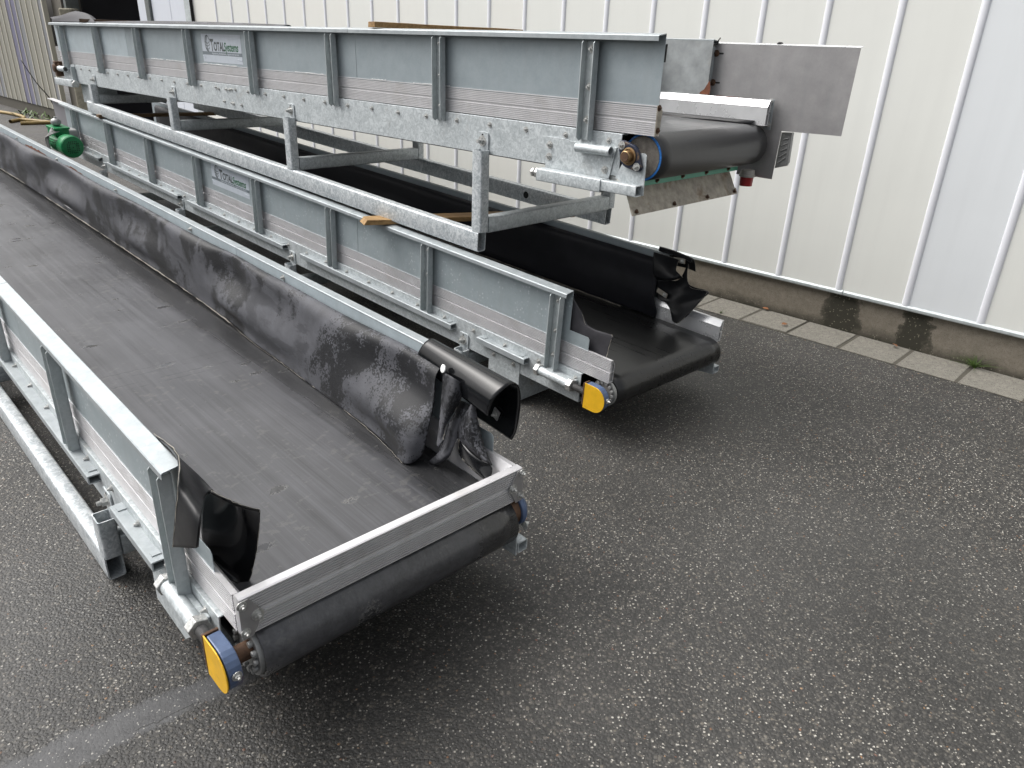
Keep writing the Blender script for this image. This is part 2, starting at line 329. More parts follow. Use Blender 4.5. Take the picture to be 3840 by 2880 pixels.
def concrete(name, lo, hi, speck=0.0, stains=None, scale=30):
    m, n, b = new_mat(name); v = coords(n)
    nz = noise(n, v, scale, 6, 0.75); gr = noise(n, v, 300, 3, 0.8)
    f = math_(n, 'ADD', math_(n, 'MULTIPLY', nz, 0.5), math_(n, 'MULTIPLY', gr, 0.5))
    c = ramp(n, f, [(0.32, lo), (0.68, hi)])
    if speck:
        vo = voro(n, v, 160); s = N(n, 'ShaderNodeSeparateColor'); L(n, vo.outputs['Color'], s.inputs[0])
        k = math_(n, 'MULTIPLY', math_(n, 'GREATER_THAN', s.outputs[0], 0.8), math_(n, 'LESS_THAN', vo.outputs['Distance'], 0.4))
        c = mixc(n, math_(n, 'MULTIPLY', k, speck), c, (0.05, 0.047, 0.043))
    if stains:
        g = N(n, 'ShaderNodeTexCoord'); sp = N(n, 'ShaderNodeSeparateXYZ'); L(n, g.outputs['Object'], sp.inputs[0])
        tot = None
        for cx, hw in stains:
            d = math_(n, 'ABSOLUTE', math_(n, 'SUBTRACT', math_(n, 'ADD', sp.outputs[0], math_(n, 'MULTIPLY', math_(n, 'SUBTRACT', noise(n, v, 9, 3), 0.5), 0.16)), cx))
            d = math_(n, 'SUBTRACT', d, math_(n, 'MULTIPLY', math_(n, 'SUBTRACT', 0.11, sp.outputs[2]), 0.18))
            k = ramp(n, math_(n, 'DIVIDE', math_(n, 'ADD', d, math_(n, 'MULTIPLY', math_(n, 'SUBTRACT', noise(n, v, 38, 5, 0.7), 0.5), 0.10)), hw), [(0.55, 1), (0.85, 0.7), (1.2, 0)])
            tot = k if tot is None else math_(n, 'MAXIMUM', tot, k)
        low = ramp(n, math_(n, 'ADD', sp.outputs[2], math_(n, 'MULTIPLY', noise(n, v, 8, 4), 0.09)), [(0.045, 0.95), (0.115, 0)])
        tot = math_(n, 'MAXIMUM', tot, low)
        vo2 = voro(n, v, 110); s2 = N(n, 'ShaderNodeSeparateColor'); L(n, vo2.outputs['Color'], s2.inputs[0])
        kk = math_(n, 'MULTIPLY', math_(n, 'GREATER_THAN', s2.outputs[0], 0.86), math_(n, 'LESS_THAN', vo2.outputs['Distance'], 0.4))
        wet = mixc(n, math_(n, 'MULTIPLY', kk, 0.8), (0.026, 0.025, 0.016), (0.20, 0.185, 0.14))
        c = mixc(n, math_(n, 'MULTIPLY', tot, 0.93), c, wet)
    L(n, c, b.inputs['Base Color']); b.inputs['Roughness'].default_value = 0.85
    bump(n, b, gr, 0.35, 0.003)
concrete('plinth', (0.13, 0.112, 0.086), (0.27, 0.24, 0.195), 0.35, stains=[(0.58, 0.115), (0.985, 0.085), (2.3, 0.12), (-1.9, 0.1)])
concrete('slab', (0.10, 0.094, 0.080), (0.30, 0.285, 0.245), 0.85, scale=45)
concrete('old_plinth', (0.05, 0.046, 0.036), (0.11, 0.10, 0.08), 0.3)

def wall_mat(name, col):
    m, n, b = new_mat(name); v = coords(n)
    nz = noise(n, v, 1.3, 4, 0.55)
    c = ramp(n, nz, [(0.3, tuple(x * 0.96 for x in col)), (0.7, tuple(min(1, x * 1.03) for x in col))])
    marks = math_(n, 'MULTIPLY', ramp(n, noise(n, v, 26, 5, 0.8, 0.5), [(0.72, 0), (0.8, 1)]), 0.25)
    c = mixc(n, marks, c, tuple(x * 0.62 for x in col))
    vs = coords(n, (12, 12, 0.6)); c = mixc(n, ramp(n, noise(n, vs, 1.0, 4), [(0.5, 0), (0.85, 0.16)]), c, tuple(x * 0.75 for x in col))
    L(n, c, b.inputs['Base Color']); b.inputs['Roughness'].default_value = 0.42
wall_mat('wall_cream', (0.79, 0.80, 0.76)); wall_mat('wall_white', (0.77, 0.80, 0.82)); wall_mat('wall_warm', (0.80, 0.80, 0.755))
wall_mat('batten_white', (0.78, 0.795, 0.84)); wall_mat('door_white', (0.70, 0.735, 0.80))
wall_mat('clad_beige', (0.27, 0.262, 0.225)); wall_mat('clad_grey', (0.215, 0.222, 0.24)); wall_mat('clad_violet', (0.155, 0.153, 0.235)); wall_mat('clad_rib', (0.62, 0.60, 0.51))
simple('brick_pale', (0.28, 0.26, 0.20), 0.8, 0, 0.3, 20, 0.1)

# ------------------------------------------------------------------ mesh building
class MB:
    """collects faces; build() links them as ONE mesh object"""
    def __init__(s): s.v = []; s.f = []
    def poly(s, pts): i = len(s.v); s.v += [tuple(p) for p in pts]; s.f.append(tuple(range(i, i + len(pts)))); return s
    def box(s, a, b):
        (x0, y0, z0), (x1, y1, z1) = a, b; i = len(s.v)
        s.v += [(x, y, z) for x in (x0, x1) for y in (y0, y1) for z in (z0, z1)]
        for q in ((0, 1, 3, 2), (4, 6, 7, 5), (0, 4, 5, 1), (2, 3, 7, 6), (0, 2, 6, 4), (1, 5, 7, 3)): s.f.append(tuple(i + k for k in q))
        return s
    def ext(s, prof, o, X, Y, Z, hole=None, caps=True):
        """extrude a 2D outline (in X,Y at o) along the vector Z; with hole = open-ended hollow section"""
        o, X, Y, Z = map(Vector, (o, X, Y, Z))
        def ring(p, off): 
            i = len(s.v); s.v += [tuple(o + X * a + Y * b + off) for a, b in p]; return i
        n = len(prof); a0 = ring(prof, Z * 0); a1 = ring(prof, Z)
        for k in range(n): s.f.append((a0 + k, a0 + (k + 1) % n, a1 + (k + 1) % n, a1 + k))
        if hole:
            h0 = ring(hole, Z * 0); h1 = ring(hole, Z)
            for k in range(n):
                j = (k + 1) % n
                s.f += [(h0 + k, h1 + k, h1 + j, h0 + j), (a0 + k, h0 + k, h0 + j, a0 + j), (a1 + k, a1 + j, h1 + j, h1 + k)]
        elif caps:
            s.f += [tuple(a0 + k for k in range(n))[::-1], tuple(a1 + k for k in range(n))]
        return s
    def cyl(s, p0, p1, r, n=24, r1=None, caps=True, hole=None):
        p0, p1 = Vector(p0), Vector(p1); z = (p1 - p0); q = z.normalized().to_track_quat('Z', 'Y')
        X, Y = q @ Vector((1, 0, 0)), q @ Vector((0, 1, 0)); r1 = r if r1 is None else r1
        def ring(c, rr):
            i = len(s.v); s.v += [tuple(c + X * (rr * math.cos(2 * math.pi * k / n)) + Y * (rr * math.sin(2 * math.pi * k / n))) for k in range(n)]; return i
        a, b = ring(p0, r), ring(p1, r1)
        for k in range(n): s.f.append((a + k, a + (k + 1) % n, b + (k + 1) % n, b + k))
        if hole:
            c, d = ring(p0, hole), ring(p1, hole)
            for k in range(n):
                j = (k + 1) % n; s.f += [(c + k, d + k, d + j, c + j), (a + k, c + k, c + j, a + j), (b + k, b + j, d + j, d + k)]
        elif caps: s.f += [tuple(a + k for k in range(n))[::-1], tuple(b + k for k in range(n))]
        return s
    def lathe(s, p0, axis, prof, n=28):
        """prof = [(distance along axis, radius)]"""
        p0 = Vector(p0); ax = Vector(axis).normalized(); q = ax.to_track_quat('Z', 'Y'); X, Y = q @ Vector((1, 0, 0)), q @ Vector((0, 1, 0))
        rows = []
        for d, r in prof:
            rows.append(len(s.v)); s.v += [tuple(p0 + ax * d + X * (r * math.cos(2 * math.pi * k / n)) + Y * (r * math.sin(2 * math.pi * k / n))) for k in range(n)]
        for a, b in zip(rows, rows[1:]):
            for k in range(n): s.f.append((a + k, a + (k + 1) % n, b + (k + 1) % n, b + k))
        s.f += [tuple(rows[0] + k for k in range(n))[::-1], tuple(rows[-1] + k for k in range(n))]
        return s
    def grid(s, rows):
        i = len(s.v); m = len(rows[0])
        for r in rows: s.v += [tuple(p) for p in r]
        for a in range(len(rows) - 1):
            for b in range(m - 1): s.f.append((i + a * m + b, i + a * m + b + 1, i + (a + 1) * m + b + 1, i + (a + 1) * m + b))
        return s
    def tube(s, pts, r, n=8):
        pts = [Vector(p) for p in pts]; rows = []
        for k, p in enumerate(pts):
            t = (pts[min(k + 1, len(pts) - 1)] - pts[max(k - 1, 0)]).normalized()
            ref = Vector((0, 0, 1)) if abs(t.z) < 0.95 else Vector((1, 0, 0))
            X = t.cross(ref).normalized(); Y = t.cross(X)
            rr = r[k] if isinstance(r, (list, tuple)) else r
            rows.append([p + X * (rr * math.cos(2 * math.pi * j / n)) + Y * (rr * math.sin(2 * math.pi * j / n)) for j in range(n + 1)])
        return s.grid(rows)
    def mesh(s, name, smooth=False, ang=40):
        me = bpy.data.meshes.new(name); me.from_pydata(s.v, [], s.f); me.validate()
        bm = bmesh.new(); bm.from_mesh(me); bmesh.ops.remove_doubles(bm, verts=bm.verts, dist=1e-6); bmesh.ops.recalc_face_normals(bm, faces=bm.faces); bm.to_mesh(me); bm.free()
        if smooth:
            me.polygons.foreach_set('use_smooth', [True] * len(me.polygons))
            try: me.set_sharp_from_angle(angle=R(ang))
            except Exception: pass
        return me
    def build(s, name, mat, parent=None, smooth=False, bevel=0.0, solid=0.0, ang=40, subsurf=0):
        me = s.mesh(name, smooth, ang)
        return link(name, me, mat, parent, bevel, solid, subsurf)
def link(name, me, mat, parent=None, bevel=0.0, solid=0.0, subsurf=0):
    if mat and not me.materials: me.materials.append(MATS[mat])
    o = bpy.data.objects.new(name, me); COL.objects.link(o); o.parent = parent
    if subsurf:
        m = o.modifiers.new('sub', 'SUBSURF'); m.levels = m.render_levels = subsurf
    if solid:
        m = o.modifiers.new('solid', 'SOLIDIFY'); m.thickness = solid; m.offset = 0
    if bevel:
        m = o.modifiers.new('bevel', 'BEVEL'); m.width = bevel; m.segments = 2; m.limit_method = 'ANGLE'; m.angle_limit = R(40)
    return o
def tag(o, label=None, cat=None, group=None, kind=None):
    if label: o['label'] = label
    if cat: o['category'] = cat
    if group: o['group'] = group
    if kind: o['kind'] = kind
    return o
def empty(name, loc=(0, 0, 0), rot=None):
    o = bpy.data.objects.new(name, None); COL.objects.link(o); o.empty_display_size = 0.1
    o.location = loc
    if rot is not None: o.rotation_euler = rot
    return o
def rrect(w_, h_, r, seg=3, cx=0, cy=0):
    pts = []
    for sx, sy, a0 in ((1, 1, 0), (-1, 1, 90), (-1, -1, 180), (1, -1, 270)):
        for k in range(seg + 1):
            a = R(a0 + 90 * k / seg); pts.append((cx + sx * (w_ / 2 - r) + r * math.cos(a), cy + sy * (h_ / 2 - r) + r * math.sin(a)))
    return pts
def catmull(pts, n):
    pts = [Vector(p) for p in pts]; out = []
    for i in range(len(pts) - 1):
        p0, p1, p2, p3 = pts[max(i - 1, 0)], pts[i], pts[i + 1], pts[min(i + 2, len(pts) - 1)]
        for k in range(n):
            t = k / n; out.append(0.5 * ((2 * p1) + (p2 - p0) * t + (2 * p0 - 5 * p1 + 4 * p2 - p3) * t * t + (3 * p1 - p0 - 3 * p2 + p3) * t ** 3))
    out.append(pts[-1]); return out
def patch(ctrl, nu=6, nv=6):
    """smooth surface through a grid of control points"""
    rows = [catmull(r, nu) for r in ctrl]
    cols = [catmull([r[k] for r in rows], nv) for k in range(len(rows[0]))]
    return [[c[j] for c in cols] for j in range(len(cols[0]))]

# ------------------------------------------------------------------ the setting: ground, wall, pavement
WD = Vector((math.cos(R(-43.7228)), math.sin(R(-43.7228)), 0)); WN = Vector((WD.y, -WD.x, 0))   # along the facade, out of it (to the camera)
WA = Vector((1.2, 4.2, 0)) + WN * -0.3711
WROT = (0, 0, R(-43.7228))      # facade frame: x along, y into the building, z up
def wl(s, out=0.0, z=0.0): return WA + WD * s + WN * out + Vector((0, 0, z))

g = MB(); rows = []
NX = 40
for i in range(NX + 1):
    rows.append([Vector((-60 + 120 * j / NX, -40 + 110 * i / NX, 0)) for j in range(NX + 1)])
g.grid(rows); ground = g.build('ground', 'asphalt'); tag(ground, kind='structure')

# paving strip along the facade: each slab a piece of its own
pav = empty('pavement', WA, WROT); tag(pav, kind='structure')
m = MB(); m.box((-14, -0.292, -0.05), (8, 0.02, 0.0022)); m.build('bedding', 'old_plinth', pav)
slab_me = MB().box((-0.1395, -0.145, -0.04), (0.1395, 0.145, 0.0055)).mesh('paving_slab')
slab_me.materials.append(MATS['slab'])
for i in range(-30, 22):
    o = link('paving_slab', slab_me, None, pav, bevel=0.004)
    o.location = (-0.1804 + 0.2956 * (i + 0.5) + random.uniform(-.002, .002), -0.142 + random.uniform(-.003, .003), random.uniform(-.002, .003))
    o.rotation_euler = (random.uniform(-.008, .008), random.uniform(-.006, .006), random.uniform(-.006, .006))

# white-panelled hall: one building
hall = empty('panelled_hall', WA, WROT)
tag(hall, 'long hall clad in cream white vertical panels on a concrete plinth', 'building')
BZ, WH = 0.236, 6.5
m = MB(); m.box((-7.36, 0.012, -0.3), (9.0, 0.30, 0.214)); m.build('plinth', 'plinth', hall)
for s0, s1 in ((-7.36, -3.2), (-3.2, 0.571), (0.574, 4.2), (4.203, 9.0)):
    m = MB(); m.ext([(0.02, 0.214), (-0.012, 0.214), (-0.014, 0.219), (-0.014, 0.231), (-0.004, 0.239), (0.02, 0.239)], (s0, 0, 0), (0, 1, 0), (0, 0, 1), (s1 - s0 - 0.002, 0, 0))
    m.build('flashing', 'galv_post', hall)
bt_prof = [(0.019 * math.cos(R(a)), -0.011 * math.sin(R(a))) for a in range(0, 181, 20)]
bat_me = MB().ext(bt_prof, (0, 0.0, 0), (1, 0, 0), (0, 1, 0), (0, 0, WH - BZ + 0.012)).mesh('batten', True, 50); bat_me.materials.append(MATS['batten_white'])
pan_me = {}
for k in ('wall_cream', 'wall_white', 'wall_warm'):
    me = MB().box((0.003, 0.0, 0), (0.3664 - 0.003, 0.06, WH - BZ)).mesh('wall_panel'); me.materials.append(MATS[k]); pan_me[k] = me
pick = {0: 'wall_white', -1: 'wall_cream'}
for i in range(-21, 23):
    s = 0.9054 + 0.3664 * i
    if s < -7.0 or s > 8.6: continue
    k = pick.get(i, 'wall_cream' if i <= 0 and i > -9 else random.choice(['wall_cream', 'wall_warm', 'wall_cream']))
    o = link('wall_panel', pan_me[k], None, hall); o.location = (s, 0.0, BZ + 0.003)
    o = link('batten', bat_me, None, hall); o.location = (s, 0.001, BZ - 0.010)
m = MB(); m.box((-7.36, 0.0, BZ + 0.003), (0.9054 - 0.3664 * 21 - 0.003, 0.06, WH)); m.build('wall_panel', 'wall_warm', hall)
m = MB(); m.box((-7.36, 0.061, 0.2), (9.0, 0.30, WH)); m.build('wall_core', 'brown_panel', hall)
m = MB(); m.box((-7.4, -0.05, WH), (9.0, 8, WH + 0.25)); m.build('roof_edge', 'galv', hall)
# doorway at the far end: posts, white sectional leaf, dark inside
m = MB(); m.box((-7.56, -0.02, 0), (-7.365, 0.25, WH - 0.02)); m.build('door_post', 'galv_post', hall, bevel=0.006)
m = MB(); m.box((-7.372, -0.035, 0), (-7.364, 0.0, WH - 0.03)); m.build('post_trim', 'dark_gap', hall)
for a, b in ((-8.06, -7.575), (-8.62, -8.068), (-9.06, -8.76)):
    m = MB(); m.box((a, 0.03, 0.06), (b, 0.08, WH - 0.04)); m.build('door_leaf', 'door_white', hall, bevel=0.004)
m = MB(); m.box((-8.755, 0.0, 0.0), (-8.63, 0.10, WH - 0.05)); m.build('door_frame', 'grey_pipe', hall, bevel=0.004)
m = MB(); m.box((-12.0, 0.02, 2.75), (-9.07, 0.30, WH - 0.06)); m.build('door_lintel', 'door_white', hall)
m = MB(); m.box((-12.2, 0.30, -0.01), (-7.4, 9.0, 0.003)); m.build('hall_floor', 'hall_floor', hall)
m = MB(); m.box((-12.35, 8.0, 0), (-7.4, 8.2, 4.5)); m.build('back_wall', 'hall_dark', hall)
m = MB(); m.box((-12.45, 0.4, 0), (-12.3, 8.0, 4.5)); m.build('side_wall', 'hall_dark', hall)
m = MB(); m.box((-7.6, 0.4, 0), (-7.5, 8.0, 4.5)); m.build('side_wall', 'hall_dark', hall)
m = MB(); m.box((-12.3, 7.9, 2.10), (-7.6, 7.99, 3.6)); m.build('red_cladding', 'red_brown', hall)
bk = MB().box((0, 0, 0), (0.20, 0.10, 0.095)).mesh('brick'); bk.materials.append(MATS['brick_pale'])
for r_ in range(3):
    for c_ in range(18):
        if r_ < 2 and 5 <= c_ <= 11: continue
        o = link('brick', bk, None, hall); o.location = (-11.9 + c_ * 0.21 + 0.1 * (r_ % 2), 7.86, 1.78 + r_ * 0.105)
# old clad wall further along the same facade
clad = empty('clad_wall', wl(-12.4, 0.15), WROT)
tag(clad, 'ribbed beige metal clad wall with violet strips beyond the doorway', 'building')
m = MB(); m.box((-9, 0.03, -0.2), (0, 0.35, 0.19)); m.build('plinth', 'old_plinth', clad)
ribs = [0, 0.30]; 
while ribs[-1] < 9: ribs.append(ribs[-1] + 0.305)
cyc = ['clad_grey', 'clad_beige', 'clad_beige', 'clad_beige', 'clad_grey', 'clad_violet', 'clad_violet', 'clad_beige', 'clad_beige', 'clad_beige', 'clad_beige', 'clad_grey']
for k, (a, b) in enumerate(zip(ribs, ribs[1:])):
    m = MB(); m.box((-b + 0.03, 0.012, 0.18), (-a, 0.05, 6)); m.build('cladding_strip', cyc[k % len(cyc)], clad)
    m = MB(); m.box((-b, 0.0, 0.18), (-b + 0.03, 0.05, 6)); m.build('cladding_rib', 'clad_rib', clad)
m = MB(); m.box((0.0, -0.02, 0.0), (0.045, 0.05, 6)); m.build('corner_trim', 'clad_rib', clad)
m = MB(); m.box((0.045, 0.12, -0.1), (0.50, 0.4, 6)); m.build('brown_return', 'brown_panel', clad)
m = MB(); m.box((0.50, 0.15, 0), (0.60, 0.3, 6)); m.build('door_guide', 'dark_blue_steel', clad)
m = MB(); m.box((0.62, 0.12, 0), (0.72, 0.3, 6)); m.build('door_guide', 'grey_pipe', clad)

# ------------------------------------------------------------------ conveyors
def axes(O, yaw, pit):
    y, p = R(yaw), R(pit)
    U = Vector((math.cos(y) * math.cos(p), math.sin(y) * math.cos(p), math.sin(p)))
    V = Vector((math.sin(y), -math.cos(y), 0)); W_ = V.cross(U)
    if W_.z < 0: W_ = -W_
    return Vector(O), U, V, W_
class Conv:
    """local frame: u away from the camera along the belt, v across (0 = near side), w up (0 = belt); mesh axes are (u, -v, w)"""
    def __init__(s, O, yaw, pit, W, bh):
        s.O, s.U, s.V, s.Wv = axes(O, yaw, pit); s.W = W; s.bh = bh; s.pit = pit
        s.root = empty('belt_conveyor')
        M = Matrix((s.U, -s.V, s.Wv)).transposed().to_4x4(); M.translation = s.O
        s.root.matrix_world = M
    def at(s, px, u=None, v=None, w=None):
        d = ray(px); n, t = (s.U, u) if u is not None else (s.V, v) if v is not None else (s.Wv, w)
        q = CAM_O + d * ((s.O + n * t - CAM_O).dot(n) / d.dot(n)) - s.O
        return (q.dot(s.U), -q.dot(s.V), q.dot(s.Wv))
def P(u, v, w): return (u, -v, w)
HB, HT = 0.097, 0.313

# shared small hardware meshes (axis along -v, i.e. mesh +y points outward from the near side)
def hexpts(r): return [(r * math.cos(R(60 * k + 15)), r * math.sin(R(60 * k + 15))) for k in range(6)]
def bolt_mesh(r, h, washer=True, stud=True):
    m = MB()
    if washer: m.cyl((0, 0, 0), (0, 0.0016, 0), r * 1.75, 16)
    m.ext(hexpts(r), (0, 0.0016, 0), (1, 0, 0), (0, 0, 1), (0, h, 0))
    if stud: m.cyl((0, 0.0016 + h, 0), (0, 0.0016 + h * 1.9, 0), r * 0.55, 10)
    me = m.mesh('bolt', False); me.materials.append(MATS['bolt_steel']); return me
BOLT_S = bolt_mesh(0.0062, 0.006); BOLT_M = bolt_mesh(0.008, 0.008); BOLT_L = bolt_mesh(0.0125, 0.014)
RUSTY = bolt_mesh(0.006, 0.004); RUSTY.materials[0] = MATS['rust']
def bolt(me, parent, u, v, w, out=-1, rot=None):
    o = bpy.data.objects.new('bolt', me); COL.objects.link(o); o.parent = parent; o.location = P(u, v, w)
    o.rotation_euler = rot if rot is not None else ((0, random.uniform(0, 1), 0) if out < 0 else (math.pi, random.uniform(0, 1), 0))
    return o

def side_v(c, far):
    return (lambda v: c.W - v) if far else (lambda v: v)

def alu_profile(c, u0, u1, far, mat='alu', name='aluminium_profile'):
    """hollow twin extrusion with ribbed outer face"""
    sv = side_v(c, far)
    face = []
    for w0 in (0.0, 0.0535):
        face.append((0.0, w0)); wv = w0 + 0.0035
        for k in range(6):
            face += [(0.0, wv), (0.004, wv + 0.0003), (0.004, wv + 0.0032), (0.0, wv + 0.0035)]; wv += 0.0066
        face.append((0.0, w0 + 0.0435))
        if w0 == 0: face += [(0.007, 0.0445), (0.007, 0.0525)]
    wall = face + [(0.011, HB), (0.011, 0.0)]
    m = MB()
    ex = lambda pr: m.ext([(sv(a), b) for a, b in pr], (u0, 0, 0), (0, -1, 0), (0, 0, 1), (u1 - u0, 0, 0))
    ex(wall)
    ex([(0.0112, HB), (0.013, HB), (0.028, HB - 0.026), (0.028, HB - 0.030), (0.0112, HB - 0.004)])
    ex([(0.0248, HB - 0.0302), (0.028, HB - 0.0302), (0.028, 0.004), (0.0248, 0.004)])
    ex([(0.0112, 0.044), (0.0246, 0.044), (0.0246, 0.048), (0.0112, 0.048)])
    ex([(0.0112, 0.0), (0.028, 0.0), (0.028, 0.0038), (0.0112, 0.0038)])
    return m.build(name, mat, c.root)

def side_panel(c, u0, u1, far, mat, notch=None, rail=True):
    """zinc sheet with an outward flange and a lip; notch = (u, w) lower tongue reaching further"""
    sv = side_v(c, far); t = 0.0016
    m = MB()
    m.ext([(sv(a), b) for a, b in [(0.003, HB - 0.006), (0.003 + t, HB - 0.006), (0.003 + t, HT), (0.003, HT)]], (u0, 0, 0), (0, -1, 0), (0, 0, 1), (u1 - u0, 0, 0))
    if notch:
        un, wn = notch
        m.ext([(u0, HB - 0.006), (u0, wn), (un + 0.008, wn), (un, wn - 0.008), (un, HB - 0.006)], P(0, sv(0.003), 0), (1, 0, 0), (0, 0, 1), (0, -t if not far else t, 0))
    o = m.build('side_panel', mat, c.root)
    if rail:
        m = MB()
        m.ext([(sv(a), b) for a, b in [(0.005, HT + 0.0005), (0.003, HT + 0.002), (-0.036, HT - 0.004), (-0.0385, HT - 0.0065), (-0.0385, HT - 0.021), (-0.0368, HT - 0.021), (-0.0368, HT - 0.0072), (0.001, HT - 0.0015), (0.001, HT - 0.004), (0.005, HT - 0.004)]],
              (u0, 0, 0), (0, -1, 0), (0, 0, 1), (u1 - u0, 0, 0))
        m.build('top_rail', 'galv_rail', c.root)
    return o

def post_mesh():
    wd, dp, t = 0.055, 0.030, 0.0035
    m = MB(); v0 = 0.0108
    m.box((0, v0, -0.040), (wd, v0 + t, 0.286))
    for u in (0, wd - t):
        m.ext([(v0 + t, -0.036), (v0 + t + dp * 0.35, -0.044), (v0 + dp, -0.030), (v0 + dp, 0.280), (v0 + dp - 0.006, 0.287), (v0 + t, 0.287)], (u, 0, 0), (0, 1, 0), (0, 0, 1), (t, 0, 0))
    me = m.mesh('post'); me.materials.append(MATS['galv_post']); return me
POST = post_mesh()
def posts(c, us, far=False):
    out = []
    for u in us:
        o = link('post', POST, None, c.root, bevel=0.0008)
        if far: o.location = (u, -c.W, 0); o.scale = (1, -1, 1)
        else: o.location = (u - 0.055, 0, 0)
        out.append(o)
    return out

def beam(c, u0, u1, far):
    sv = side_v(c, far); b = -c.bh
    m = MB(); m.ext([(sv(x), y) for x, y in [(-0.010, -0.004), (0.028, -0.004), (0.028, -0.008), (-0.006, -0.008), (-0.006, b + 0.004), (0.03, b + 0.004), (0.03, b), (-0.010, b)]], (u0, 0, 0), (0, -1, 0), (0, 0, 1), (u1 - u0, 0, 0))
    return m.build('side_beam', 'galv', c.root, bevel=0.0015)

def belt(c, uc, wc, r, u1, mat, v0=0.03, v1=None, skew=0.0, sag=0.0):
    v1 = c.W - 0.03 if v1 is None else v1
    n = 14; path = [(u1, 0.0)] + [(u1 + (uc - u1) * t, -0.0) for t in (0.2, 0.4, 0.6, 0.75, 0.88)]
    top = wc + r
    path = [(u, top) for u, _ in path]
    for k in range(n + 1):
        a = R(90 + 180 * k / n); path.append((uc + r * math.cos(a), wc + r * math.sin(a)))
    path += [(uc + 0.5, wc - r), (u1, wc - r)]
    rows = []
    for u, w_ in path:
        rows.append([P(u + skew * t * math.exp(-max(0, u) / 0.5), v0 + (v1 - v0) * t, w_) for t in [k / 12 for k in range(13)]])
    m = MB(); m.grid(rows)
    return m.build('belt', mat, c.root, smooth=True, solid=0.007, ang=60)

def roller(c, uc, wc, r, v0, v1, skew=0.0, disc='dirty_disc'):
    m = MB(); m.cyl(P(uc, v0, wc), P(uc + skew, v1, wc), r, 36)
    o = m.build('end_roller', disc, c.root, smooth=True)
    m = MB(); m.cyl(P(uc, v0 - 0.06, wc), P(uc, v0, wc), 0.014, 16); m.build('shaft', 'rust', o, smooth=True)
    return o

RHS_O = rrect(0.048, 0.0865, 0.008); RHS_I = rrect(0.048 - 0.008, 0.0865 - 0.008, 0.005)
UP_O = rrect(0.060, 0.048, 0.007); UP_I = rrect(0.060 - 0.007, 0.048 - 0.007, 0.0045)
LUGS = [0.84 + 1.525 * k for k in range(4)]
def base_frame(c, w0, slope, u0, u1, mat='galv_frame', lugs=LUGS, vin=-0.0145):
    """two box-section rails, short uprights bolted to the side beams through slotted lugs, cross members between them"""
    d = Vector((1, 0, slope)).normalized(); nrm = Vector((-slope, 0, 1)).normalized()
    topw = lambda u: w0 + slope * u
    for far in (False, True):
        sv = side_v(c, far); vc = vin - 0.024
        o = Vector(P(u0, sv(vc), topw(u0) - 0.0865 / 2))
        m = MB(); m.ext(RHS_O, o, (0, 1, 0), nrm, d * ((u1 - u0) / d.x), hole=RHS_I)
        m.build('frame_rail', mat, c.root, smooth=True, ang=35)
        for u in lugs:
            h = -0.132; lo = topw(u) - 0.002
            if h - lo > 0.004:
                m = MB(); m.ext(UP_O, P(u - 0.028, sv(vc), lo), (1, 0, 0), (0, 1, 0), (0, 0, h - lo), hole=UP_I)
                m.build('upright', mat, c.root, smooth=True, ang=35)
            # slotted lug
            out = []
            for k in range(7):
                a = R(90 * k / 6); out.append((u - 0.046 + 0.014 - 0.014 * math.sin(a), -0.062 + 0.014 * math.cos(a) - 0.014))
            lug = [(u + 0.012, -0.062)] + out + [(u - 0.046, -0.150), (u - 0.036, -0.178), (u + 0.0, -0.178), (u + 0.012, -0.16)]
            m = MB(); m.ext(lug, P(0, sv(-0.0108), 0), (1, 0, 0), (0, 0, 1), (0, 0.0055 * (-1 if far else 1), 0))
            lo_ = m.build('lug_plate', 'galv', c.root, bevel=0.0015)
            m = MB(); m.ext(rrect(0.009, 0.036, 0.0044, 4), P(u - 0.012, sv(-0.0165), -0.088), (1, 0, 0), (0, 0, 1), (0, 0.0004 * (-1 if far else 1), 0)); m.build('slot', 'dark_gap', lo_)
            bolt(BOLT_L, lo_, u - 0.012, sv(-0.0165), -0.098, 1 if far else -1)
    for u in lugs:
        m = MB(); t0 = topw(u) + 0.058
        m.ext(rrect(0.06, 0.066, 0.006), P(u - 0.028, vin + 0.001, t0 - 0.033), (1, 0, 0), (0, 0, 1), (0, -(c.W - 2 * vin - 0.002), 0))
        m.build('cross_member', 'galv', c.root, smooth=True, ang=35)

def beam_bolts(bo, c, us, w_=-0.033):
    for u in us: bolt(BOLT_S, bo, u, -0.0101, w_ + random.uniform(-.001, .001))

def cable_strips(c, segs):
    for a, b in segs:
        m = MB(); m.ext([(-0.0104, -0.064), (-0.0104, -0.060), (-0.038, -0.060), (-0.038, -0.041), (-0.0104, -0.041), (-0.0104, -0.037), (-0.040, -0.037), (-0.042, -0.039), (-0.042, -0.062), (-0.040, -0.064)],
                        (a, 0, 0), (0, -1, 0), (0, 0, 1), (b - a, 0, 0))
        o = m.build('cable_strip', 'galv_rail', c.root)
        for u in (a + 0.03, b - 0.03):
            mm = MB(); mm.box(P(u - 0.009, -0.0104, -0.0365), P(u + 0.009, -0.032, -0.034)); mm.build('strip_clip', 'galv_rail', o)

